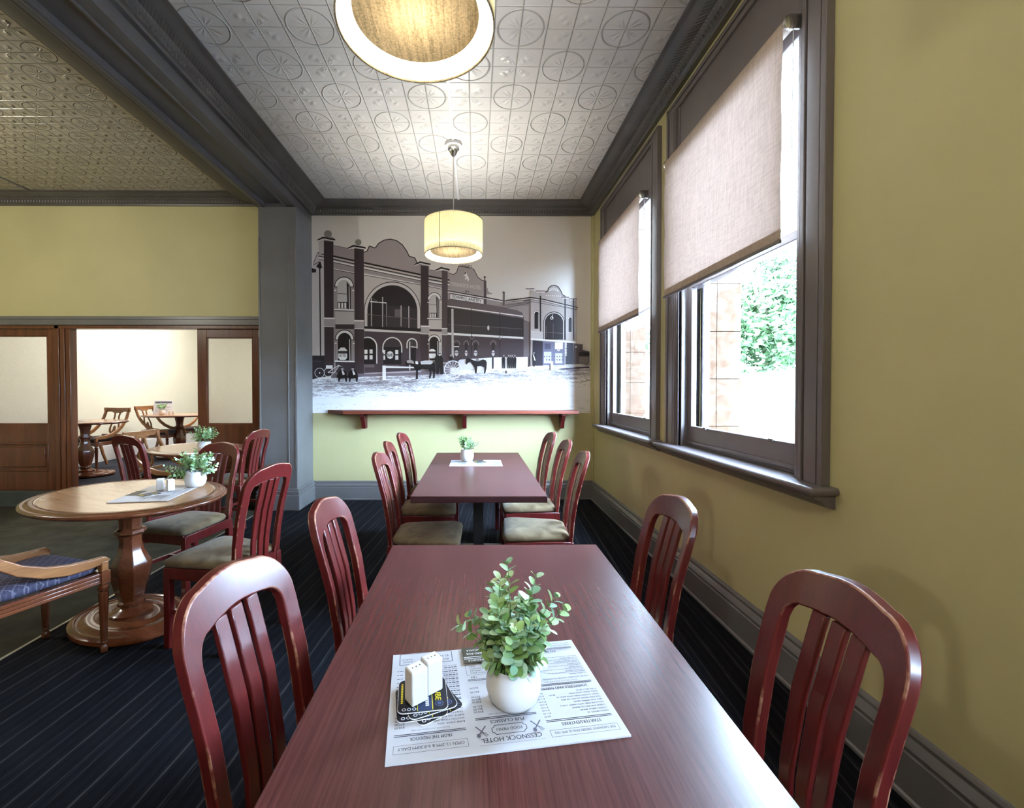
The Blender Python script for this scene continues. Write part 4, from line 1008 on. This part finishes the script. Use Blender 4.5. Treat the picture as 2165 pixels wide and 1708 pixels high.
# ------------------------------------------------------------ lyre-back armchairs
def turned_leg(b, h):
    n = 20; rs = []
    prof = [(.010, 0), (.016, .004), (.017, .03), (.010, .040), (.016, .052), (.014, .06)] + [(.0145 + .0075 * f, .06 + (h - .17) * f) for f in (.0, .25, .5, .75, 1)] + [(.014, h - .105), (.024, h - .095), (.024, h - .08), (.015, h - .070), (.020, h - .06)]
    for r, z in prof:
        fl = 1 if .06 <= z <= h - .11 else 0
        rs.append([((r - fl * (.0022 if k % 2 else 0)) * math.cos(2 * PI * k / n), (r - fl * (.0022 if k % 2 else 0)) * math.sin(2 * PI * k / n), z) for k in range(n)])
    b.rings(rs); b.box(-.021, .021, -.021, .021, h - .062, h)
def lyre_chair(label, loc, rz, seat_mat='damask'):
    t = thing('lyre_back_chair', label, 'chair', loc, rz, 'lyre back chairs with curved arms')
    b = B(); n = 40; rs = []
    for m, z in ((.014, .415), (.0, .425), (-.004, .445), (.004, .462), (.025, .474), (.07, .482), (.14, .485)):
        r = []
        for k in range(n):
            a = 2 * PI * k / n; c, s = math.cos(a), math.sin(a); e = .25 + min(.5, m * 3)
            X = math.copysign(abs(c) ** e, c); Y = math.copysign(abs(s) ** e, s); f = (X + 1) / 2
            r.append((-.20 + m + (.41 - 2 * m) * f, Y * (.175 + .035 * f - m), z))
        rs.append(r)
    b.rings(rs); b.done('seat', seat_mat, t, angle=60)
    b = B()
    for sy in (-1, 1):
        for dz in (.372, .390, .408): b.strip([(-.21, sy * .192, dz), (.20, sy * .225, dz)], .026, .017)
    for dz in (.372, .390, .408): b.box(.192, .216, -.215, .215, dz - .0085, dz + .0085)
    b.box(-.225, -.200, -.18, .18, .365, .42); b.done('seat_rail', 'oval_edge', t, bevel=.003)
    for sy in (-1, 1):
        b = B(); turned_leg(b, .42); bmesh.ops.translate(b.bm, verts=b.bm.verts, vec=(.205, sy * .222, 0)); b.done('front_leg', 'oval_edge', t, angle=40)
        b = B(); b.strip([(-.33, sy * .19, 0), (-.305, sy * .19, .08), (-.265, sy * .19, .18), (-.232, sy * .19, .30), (-.215, sy * .19, .42)], .030, [.026, .028, .032, .038, .042]); b.done('rear_leg', 'brown_wood', t, bevel=.004)
        pts = [(-.34, .88), (-.325, .82), (-.30, .75), (-.26, .68), (-.205, .61), (-.13, .55), (-.04, .505), (.06, .48), (.15, .475), (.205, .478), (.222, .462)]
        p3 = [(x, sy * (.195 + .03 * i / 10), z) for i, (x, z) in enumerate(pts)]
        b = B(); b.strip(p3, .026, [.036, .034, .036, .040, .044, .048, .052, .052, .046, .036, .030]); b.done('curved_arm', 'brown_wood', t, bevel=.005, seg=3)
        b = B(); b.strip([(.205, sy * .222, .42), (.205, sy * .223, .47)], .030, .034); b.done('arm_block', 'brown_wood', t, bevel=.004)
    b = B()
    rs = []
    for k in range(13):
        y = -.225 + .45 * k / 12; bw = -.335 - .03 * (1 - (y / .225) ** 2); w = .028 + .006 * abs(y / .225)
        rs.append([(bw + .012, y, .865 - w), (bw + .014, y, .865 + w), (bw - .014, y, .865 + w), (bw - .012, y, .865 - w)])
    b.rings(rs); b.done('crest_rail', 'brown_wood', t, bevel=.004)
    b = B(); b.box(-.262, -.240, -.185, .185, .455, .495); b.done('lower_rail', 'brown_wood', t, bevel=.004)
    # lyre splat: two mirrored S-curves, base block and collar
    b = B()
    def xs_(z): return -.25 - (z - .47) * .26
    for sy in (-1, 1):
        path = [(.075, .845), (.045, .82), (.036, .76), (.045, .70), (.066, .63), (.075, .58), (.064, .535), (.03, .505)]
        wd_ = [.020, .022, .020, .020, .022, .026, .030, .030]
        rs = []
        for i, (y, z) in enumerate(path):
            y0, z0 = path[max(i - 1, 0)]; y1, z1 = path[min(i + 1, len(path) - 1)]
            L = math.hypot(y1 - y0, z1 - z0); ny, nz = -(z1 - z0) / L, (y1 - y0) / L; w = wd_[i] / 2
            rs.append([(xs_(z + q * nz * w) + s * .008, sy * (y + q * ny * w), z + q * nz * w) for q, s in ((1, 1), (-1, 1), (-1, -1), (1, -1))])
        b.rings(rs)
    def slab(pts): b.rings([[(xs_(z) + s * .008, y, z) for y, z in pts] for s in (1, -1)])
    slab([(-.04, .485), (.04, .485), (.028, .54), (.018, .575), (.022, .60), (0, .625), (-.022, .60), (-.018, .575), (-.028, .54)])
    slab([(-.105, .845), (.105, .845), (.09, .825), (.05, .815), (-.05, .815), (-.09, .825)])
    b.done('lyre_splat', 'brown_wood', t, bevel=.003, angle=50)
    return t
lyre_chair('curved arm chair with purple patterned seat at the left edge', (-2.190, 2.155, 0), R_(73))
lyre_chair('lyre back chair with dark seat, left one in the back room', (-5.66, 6.66, .17), R_(-98), 'dark_fabric')
lyre_chair('lyre back chair with curved arms between the two back room tables', (-5.28, 7.15, .17), R_(0), 'damask').location = (-5.42, 7.75, .17)
lyre_chair('lyre back chair in the back room cut off by the right door leaf', (-5.28, 8.50, .17), R_(-95), 'dark_fabric')
lyre_chair('lyre back chair in the back room half hidden behind the door leaves', (-5.86, 5.68, .17), R_(60), 'dark_fabric')
lyre_chair('curved arm chair with low crest behind the rear oval table', (-3.36, 4.88, 0), R_(-8), 'dark_fabric')

# ------------------------------------------------------------ potted plants
def pot_mesh(r, h, rim=True):
    b = B(); p = [(.0, 0), (.62, 0), (.72, .03), (.90, .18), (1.0, .42), (.99, .58), (.90, .80), (.84, .93), (.86, .985), (.83, 1.0), (.79, .985), (.78, .90), (.80, .78), (.0, .78)]
    b.lathe([(a * r, z * h) for a, z in p], 40); return b
def plant(label, loc, rz, r=.053, h=.088, ph=.17, n=17, spread=.055, seed=1, extra=(), lr=.0125, pairs=8):
    rr = random.Random(seed)
    t = thing('potted_plant', label, 'potted plant', loc, rz, 'eucalyptus plants in white pots')
    pot_mesh(r, h).done('pot', 'white', t, angle=50)
    b = B(); b.lathe([(.0, h * .79), (r * .79, h * .79), (r * .7, h * .84), (0, h * .86)], 24); b.done('compost', 'dark_hole', t)
    L = B(); S = B()
    stems = []
    for k in range(n):
        a = 2 * PI * k / n + rr.uniform(-.3, .3); e = rr.uniform(.15, 1.0) ** .7
        hh = ph * rr.uniform(.5, 1.0) * (1.12 - .35 * e)
        stems.append((Vector((math.cos(a) * r * .35, math.sin(a) * r * .35, h * .8)), Vector((math.cos(a) * spread * e * 1.25, math.sin(a) * spread * e * 1.25, h + hh)), e))
    for tip in extra: stems.append((Vector((tip[0] * .1, tip[1] * .1, h * .8)), Vector(tip), 1.3))
    for p0, p2, e in stems:
        p1 = Vector((p0.x * 1.2 + p2.x * .35, p0.y * 1.2 + p2.y * .35, p0.z + (p2.z - p0.z) * .62))
        pts = [p0 * (1 - q) ** 2 + p1 * 2 * q * (1 - q) + p2 * q * q for q in [i / 10 for i in range(11)]]
        S.tube(pts, [.0013 * (1 - .6 * i / 10) for i in range(11)], 5)
        nl = pairs + rr.randint(-1, 1)
        for j in range(nl):
            q = .28 + .72 * (j + .6) / nl; i = min(9, int(q * 10)); f = q * 10 - i
            c = pts[i].lerp(pts[i + 1], min(1, f)); d = (pts[i + 1] - pts[i]).normalized()
            side = d.orthogonal().normalized(); side.rotate(Matrix.Rotation(j * PI / 2 + rr.uniform(-.4, .4), 3, d))
            size = lr * (1.15 - .55 * q) * rr.uniform(.8, 1.2)
            for sg in (-1, 1):
                ax = (side * sg + d * (.35 + .6 * q)).normalized(); w = d.cross(ax).normalized(); up = ax.cross(w)
                vs = []; m = 11
                for s_ in range(m):
                    an = 2 * PI * s_ / m; uu = (1 - math.cos(an)) * size * 1.05; vv = math.sin(an) * size * .82
                    vs.append(L.bm.verts.new(c + ax * (uu + .001) + w * vv + up * (.22 * vv * vv / size - .07 * uu * uu / size)))
                cen = L.bm.verts.new(c + ax * (size * 1.0) - up * size * .07)
                for s_ in range(m): L.quadface((vs[s_], vs[(s_ + 1) % m], cen))
    L.done('foliage', 'leaf', t, angle=170); S.done('stems', 'stem', t)
    return t
plant('eucalyptus plant in a white pot on the near table menu', (.073, .846, .7535), 0, h=.076, seed=4, n=20, spread=.058, ph=.170, lr=.0138,
      extra=((-.108, .0, .150), (-.085, .02, .158), (.098, -.01, .185), (.085, .01, .20), (-.01, .02, .262), (.045, .0, .245), (.05, -.03, .098), (-.048, -.03, .096), (.0, -.050, .10), (.058, .01, .10), (-.055, .01, .10)))
plant('small leafy plant in a white pot on the far table', (-.072, 3.70, .7535), 0, r=.057, h=.102, seed=9, n=24, spread=.082, ph=.125, lr=.011, pairs=9)
plant('spreading eucalyptus plant in a white pot on the front oval table', (-1.733, 2.75, .7545), .4, r=.060, h=.095, seed=12, n=22, spread=.085, ph=.145, lr=.0135,
      extra=((-.15, .03, .10), (-.16, -.01, .14), (-.12, .05, .17), (-.14, .02, .07), (.11, -.06, .10), (.12, -.03, .13), (.10, -.05, .17)))
plant('eucalyptus plant in a white pot on the rear oval table', (-2.68, 4.40, .752), 1.0, r=.066, h=.088, seed=21, n=22, spread=.10, ph=.16, lr=.014, extra=((.10, .02, .22), (-.11, 0, .13)))
plant('small plant in a white pot in the back room by the menu stand', (-5.36, 7.62, .922), 0, r=.052, h=.085, seed=30, n=14, spread=.07, ph=.12, lr=.015, pairs=5)

# ------------------------------------------------------------ menus
INK = rgb(38, 38, 52); INK2 = rgb(92, 92, 108)
def menu(label, loc, rz, w=.42, h=.297, full=True, th=.0028):
    t = thing('paper_menu', label, 'menu', loc, rz, 'printed paper menus on the tables')
    B().box(-w / 2, w / 2, -h / 2, h / 2, 0, th).done('paper', M['paper'], t)
    k = w / 420.0
    # print units: mm, origin top-left as the reader sees it; the reader sits opposite the camera
    P = Print(lambda x, y, d: (w / 2 - x * k, -h / 2 + y * k, th + .0001 + d), 1.5e-5)
    T = lambda s, x, y, hh, wd=None, c=INK, al='LEFT', off=0: P.text(s, x, y, hh, c, (1, 0), (0, -1), width=wd, align=al, off=off)
    def dbl(x0, x1, y): P.rect(x0, y, x1, y + 1.6, INK); P.rect(x0, y + 3.4, x1, y + 5.0, INK)
    def box(x0, y0, x1, y1, wd=.6, c=INK): P.line([(x0, y0), (x1, y0), (x1, y1), (x0, y1), (x0, y0)], wd, c)
    def bars(x0, y, L, hh=1.3, c=INK2):       # lines of print too small to read
        x = x0; i = int(x0 + y * 3.7)
        while x < x0 + L:
            wl = 3.5 + (i * 7 % 5); P.rect(x, y - hh, min(x + wl, x0 + L), y, c); x += wl + 1.4; i += 1
    # column 1
    box(12, 16, 137, 31); T('FOR TAKEAWAY ORDERS RING 02 4990 1002', 74, 26.5, 5, 112, al='CENTER')
    T('STARTERS/ENTREES', 74, 46, 7, 74, al='CENTER', off=.02); dbl(12, 137, 50)
    P_ = full
    if P_:
        rows = [('GARLIC BREAD (V)', '$8.00'), ('CHEESY GARLIC BREAD', '$11.00'), ('CHEESE AND BACON BREAD', '$12.00'), ('HALLOUMI FRIES WITH SWEET CHILLI', '$13.00'), ('SALT AND PEPPER SQUID', '$14.00'),
                ('CHICKEN WINGS (6) HOT OR BBQ', '$14.00'), ('SWEET POTATO FRIES WITH AIOLI (V)', '$11.00'), ('SMALL FRIES/ LARGE FRIES', '$10.00'), ('PORK BELLY BITES', '$14.00')]
        for i, (a, b_) in enumerate(rows): T(a, 12, 65 + i * 7.6, 3.6, off=.01); T(b_, 137, 65 + i * 7.6, 3.8, al='RIGHT')
        T('$8.00/', 112, 65 + 7 * 7.6, 3.6, al='RIGHT')
        T('SCHNITZELS AND PARMIS', 74, 140, 7, 96, al='CENTER', off=.02); dbl(12, 137, 145)
        T('Served with your choice of 2 sides', 74, 157, 3.6, 70, INK2, 'CENTER')
        for i, a in enumerate(['HOUSE CRUMBED CHICKEN SCHNITZEL', 'CLASSIC PARMI', 'LITTLE PIG PARMI', '3 PIGS PARMI', 'SPICY PARMI', 'GARLIC PRAWN PARMI', 'MEXICAN PARMI']):
            T(a, 12, 166 + i * 10.5, 3.8, off=.01)
            if i: bars(12, 171 + i * 10.5, 70 + (i * 13) % 34)
        T('TO SHARE', 74, 259, 7, 42, al='CENTER', off=.02); dbl(12, 137, 263)
        bars(12, 277, 96); bars(12, 284, 60)
        # column 2
        T('CESSNOCK HOTEL', 207, 27, 9.5, 106, al='CENTER', off=.012); P.rect(150, 12, 264, 12.5, INK2)
        c = 6; x0, y0, x1, y1 = 176, 33, 238, 54
        oc = [(x0 + c, y0), (x1 - c, y0), (x1 - c * .6, y0 + c * .7), (x1, y0 + c), (x1, y1 - c), (x1 - c * .6, y1 - c * .7), (x1 - c, y1), (x0 + c, y1), (x0 + c * .6, y1 - c * .7), (x0, y1 - c), (x0, y0 + c), (x0 + c * .6, y0 + c * .7), (x0 + c, y0)]
        P.line(oc, 1.2, INK); T('FOOD MENU', 207, 46.5, 6.5, 46, al='CENTER', off=.01)
        for cx in (157, 257):
            P.line([(cx - 9, 55), (cx + 5, 36)], 2.2, INK2); P.disc(cx - 9 + 15, 34, 3.4, 4.6, INK2)
            P.line([(cx + 9, 55), (cx - 4, 38)], 2.2, INK2)
            for q in (-2.4, 0, 2.4): P.line([(cx - 4 + q * .7, 39 - q * .6), (cx - 9 + q * .8, 31 - q * .5)], 1.0, INK2)
        T('PUB CLASSICS', 207, 66, 7, 62, al='CENTER', off=.02); dbl(150, 264, 70)
        T('Served with your choice of 2 sides', 207, 83, 3.6, 62, INK2, 'CENTER')
        for i, (a, y) in enumerate((('$24.00', 92), ('$25.00', 99), ('$31.00', 106), ('$28.00', 118), ('$29.00', 125), ('$27.00', 132), ('$22.00', 146), ('$25.00', 158))): T(a, 264, y, 4.6, al='RIGHT', off=.01)
        dbl(150, 264, 178); T('+$4', 250, 192, 6, al='CENTER')
        box(196, 197, 264, 232)
        for i, a in enumerate(('POTATO BAKE', '- WEDGES', '- SWEET POTATO', 'FRIES')): T(a, 256, 205 + i * 7.2, 4.2, al='RIGHT')
        P.rect(150, 238, 266, 296, rgb(70, 66, 52)); P.rect(152, 252, 264, 254, rgb(245, 245, 250)); P.rect(152, 258, 264, 260, rgb(245, 245, 250))
        T('SPECIALS', 236, 249, 6, 38, rgb(240, 240, 245), 'CENTER', .02); T('SEE SPECIALS BOARD FOR', 207, 274, 6.5, 100, rgb(240, 240, 245), 'CENTER', .02); T('SPECIALS', 236, 286, 5.5, 38, rgb(240, 240, 245), 'CENTER', .02)
        # column 3
        box(283, 14, 408, 31); T('OPEN 12-2PM & 6-8:30PM DAILY', 345, 26.5, 6.6, 112, al='CENTER', off=.005)
        T('FROM THE PADDOCK', 345, 46, 7, 72, al='CENTER', off=.02); dbl(283, 408, 50)
        T('Served with your choice of 2 sides', 345, 63, 3.6, 68, INK2, 'CENTER')
        for i, (a, b_) in enumerate((('RUMP STEAK 250G', '$28.00'), ('SCOTCH STEAK 300G', '$37.00'), ('RIBEYE ON THE BONE 500G', '$50.00'), ('TINKS MIXED GRILL', '$50.00'))): T(a, 283, 73 + i * 8, 4.2, off=.01); T(b_, 408, 73 + i * 8, 4.6, al='RIGHT', off=.01)
        for i in range(3): bars(283, 105 + i * 6, 90 - 20 * i)
        dbl(283, 408, 128)
        for i in range(8):
            bars(283, 142 + i * 12, 22 + (i * 11) % 24, 2.6, INK); bars(283, 147.5 + i * 12, 60 + (i * 7) % 20); bars(396, 142 + i * 12, 12, 2.2, INK2)
        box(290, 246, 404, 284, 1.4); T('ALL', 297, 258, 6, al='LEFT', off=.01); T('$2.50', 297, 270, 6); T('- DIANE', 372, 258, 5); T('- GARLIC', 372, 266, 5)
    else:
        for x0, x1 in ((12, 137), (150, 264), (283, 408)):
            dbl(x0, x1, 52); dbl(x0, x1, 140)
            for i in range(16): P.rect(x0, 62 + i * 7 + (16 if i > 9 else 0), x1 - 30 - (i * 17) % 40, 64.5 + i * 7 + (16 if i > 9 else 0), INK2)
        T('CESSNOCK HOTEL', 207, 27, 9.5, 106, al='CENTER', off=.012); T('FOOD MENU', 207, 46.5, 6.5, 46, al='CENTER')
        P.rect(150, 238, 266, 296, rgb(70, 66, 52))
    P.done('menu_print', t)
    return t
M['paper'] = plain('white_menu_paper', (.56, .56, .60, 1), .35, var=.01)
menu('large printed food menu on the near table under the plant pot', (.0424, .8775, .7502), .1389)
menu('white menu lying under the pot on the far table', (.004, 3.62, .7502), 0, .42, .30, False)
menu('white glossy menu under the plant on the front oval table', (-1.84, 2.585, .7512), R_(98), .42, .297, False)
menu('pale menu sheet lying on the nearer back room table', (-5.46, 6.08, .9212), R_(5), .30, .21, False)
st = thing('menu_stand', 'framed menu propped upright on the farther back room table', 'menu stand', (-5.52, 7.86, .9212), R_(12))
b = B(); b.box(-.15, .15, -.006, .006, 0, .24, mat=Matrix.Rotation(R_(-14), 4, 'X')); b.done('menu_board', M['paper'], st, bevel=.002)
P = Print(lambda x, y, d: tuple(Matrix.Rotation(R_(-14), 4, 'X') @ Vector((x, -.0062 - d, y))), 2e-5)
P.rect(-.13, .19, .13, .225, INK2); P.rect(-.05, .15, .05, .17, INK)
for k in range(6): P.rect(-.12, .12 - k * .018, .12 - (k % 3) * .03, .125 - k * .018, INK2)
P.done('menu_print', st)
b = B(); b.box(-.02, .02, 0, .10, 0, .006); b.box(-.02, .02, .07, .076, 0, .12); b.done('prop_leg', 'black', st)

# ------------------------------------------------------------ coasters and shakers
def coaster_mesh(name, parent=None, fancy=True):
    b = B(); n = 8; r = .012; s = .047; ring = []
    for qx, qy, a0 in ((1, 1, 0), (-1, 1, PI / 2), (-1, -1, PI), (1, -1, 3 * PI / 2)):
        for k in range(n + 1):
            a = a0 + PI / 2 * k / n; ring.append((qx * (s - r) + r * math.cos(a), qy * (s - r) + r * math.sin(a)))
    b.rings([[(x, y, z) for x, y in ring] for z in (0, .0014)])
    return b, ring
M['card'] = plain('white_card_edge', (.75, .75, .78, 1), .6, var=.02)
def coaster(label, loc, rz, group='beer coasters stacked under the shakers'):
    t = thing('beer_coaster', label, 'coaster', loc, rz, group)
    b, ring = coaster_mesh('card'); b.done('card', 'card', t)
    YEL = rgb(225, 205, 40); WH = rgb(225, 230, 245); BL = rgb(36, 52, 88); BKc = rgb(22, 24, 34)
    P = Print(lambda x, y, d: (x, y, .0015 + d), 1.5e-5)
    P.poly([(x * .985, y * .985) for x, y in ring], BKc)
    P.rect(-.010, -.044, .018, .044, BL)
    P.line([(-.010, -.044), (-.010, .044)], .0013, YEL); P.line([(.018, -.044), (.018, .044)], .0013, YEL)
    for k in range(3): P.ring(-.016 - k * .0095, -.038, .0032, .0032, .0014, WH, n=14)
    [P.rect(-.034, .028 - k * .0062, -.027, .0235 - k * .0062, YEL) for k in range(5)]; [P.rect(-.041, .034 - k * .0048, -.0375, .0308 - k * .0048, YEL) for k in range(12)]
    P.text('12', -.018, -.014, .006, WH, (0, -1), (1, 0), width=.012)
    P.text('SLUBE', .024, .026, .011, YEL, (0, -1), (1, 0), width=.048, off=.03); [P.rect(.005, -.010 - k * .0052, .0115, -.0138 - k * .0052, WH) for k in range(5)]
    P.ring(.031, -.031, .007, .007, .0012, rgb(90, 105, 150)); P.disc(.031, -.031, .004, .004, rgb(70, 84, 120), 12)
    P.done('coaster_print', t); return t
cz = .7535
c1 = None
for i, (dx, dy, a, lab) in enumerate(((.018, -.006, 34, 'black beer coaster at the bottom of the stack under the shakers'), (-.002, -.010, 12, 'black beer coaster second from the bottom of the stack'), (.010, .000, 24, 'black beer coaster second from the top of the stack, partly showing'), (.0, .004, 8, 'black and blue beer coaster on top of the stack, under both shakers'))):
    loc = (-.103 + dx, .850 + dy, cz + i * .0022)
    if c1 is None: c1 = coaster(lab, loc, R_(a))
    else: dup(c1, lab, loc, R_(a))
zt_ = cz + 3 * .0022 + .0022
def shaker(label, loc, rz, holes, s=1.0, group='white ceramic shakers'):
    t = thing('shaker', label, 'shaker', loc, rz, group)
    w, dpt, h = .0175 * s, .0150 * s, .064 * s
    b = B(); b.box(-w, w, -dpt, dpt, 0, h, top=(-w * .97, w * .97, -dpt * .97, dpt * .97)); b.done('shaker_body', 'white', t, bevel=.003 * s, seg=3)
    b = B()
    for k in range(holes):
        y = (k - (holes - 1) / 2) * .008 * s; b.lathe([(.0013 * s, h + .0001), (.0013 * s, h + .0006)], 10, c=(y, 0))
    if holes: b.done('shaker_holes', 'black', t)
    return t
s1 = shaker('white square shaker with three holes on the coasters, front one', (-.113, .838, zt_), R_(38), 3)
dup(s1, 'white square shaker on the coasters, standing behind the front shaker', (-.087, .868, zt_), R_(38))
s3 = shaker('white shaker on the front oval table, left of the pair', (-1.885, 2.66, .7545), R_(25), 1, 1.05)
dup(s3, 'white shaker on the front oval table, right of the pair', (-1.812, 2.64, .7545), R_(50))
dup(s3, 'white shaker beside the plant on the rear oval table, left one', (-2.57, 4.38, .752), R_(20))
dup(s3, 'white shaker on the rear oval table, right one', (-2.52, 4.36, .752), R_(50))
dup(s3, 'white shaker by the plant in the back room, left one', (-5.22, 7.60, .922), R_(20))
dup(s3, 'white shaker by the plant in the back room, right one', (-5.16, 7.61, .922), R_(20))
dup(c1, 'dark beer coaster on the menu of the front oval table', (-1.86, 2.535, .7545), R_(60), 'loose beer coasters')
dup(c1, 'dark beer coaster lying on the menu of the far table', (.04, 3.66, .7535), R_(20), 'loose beer coasters')
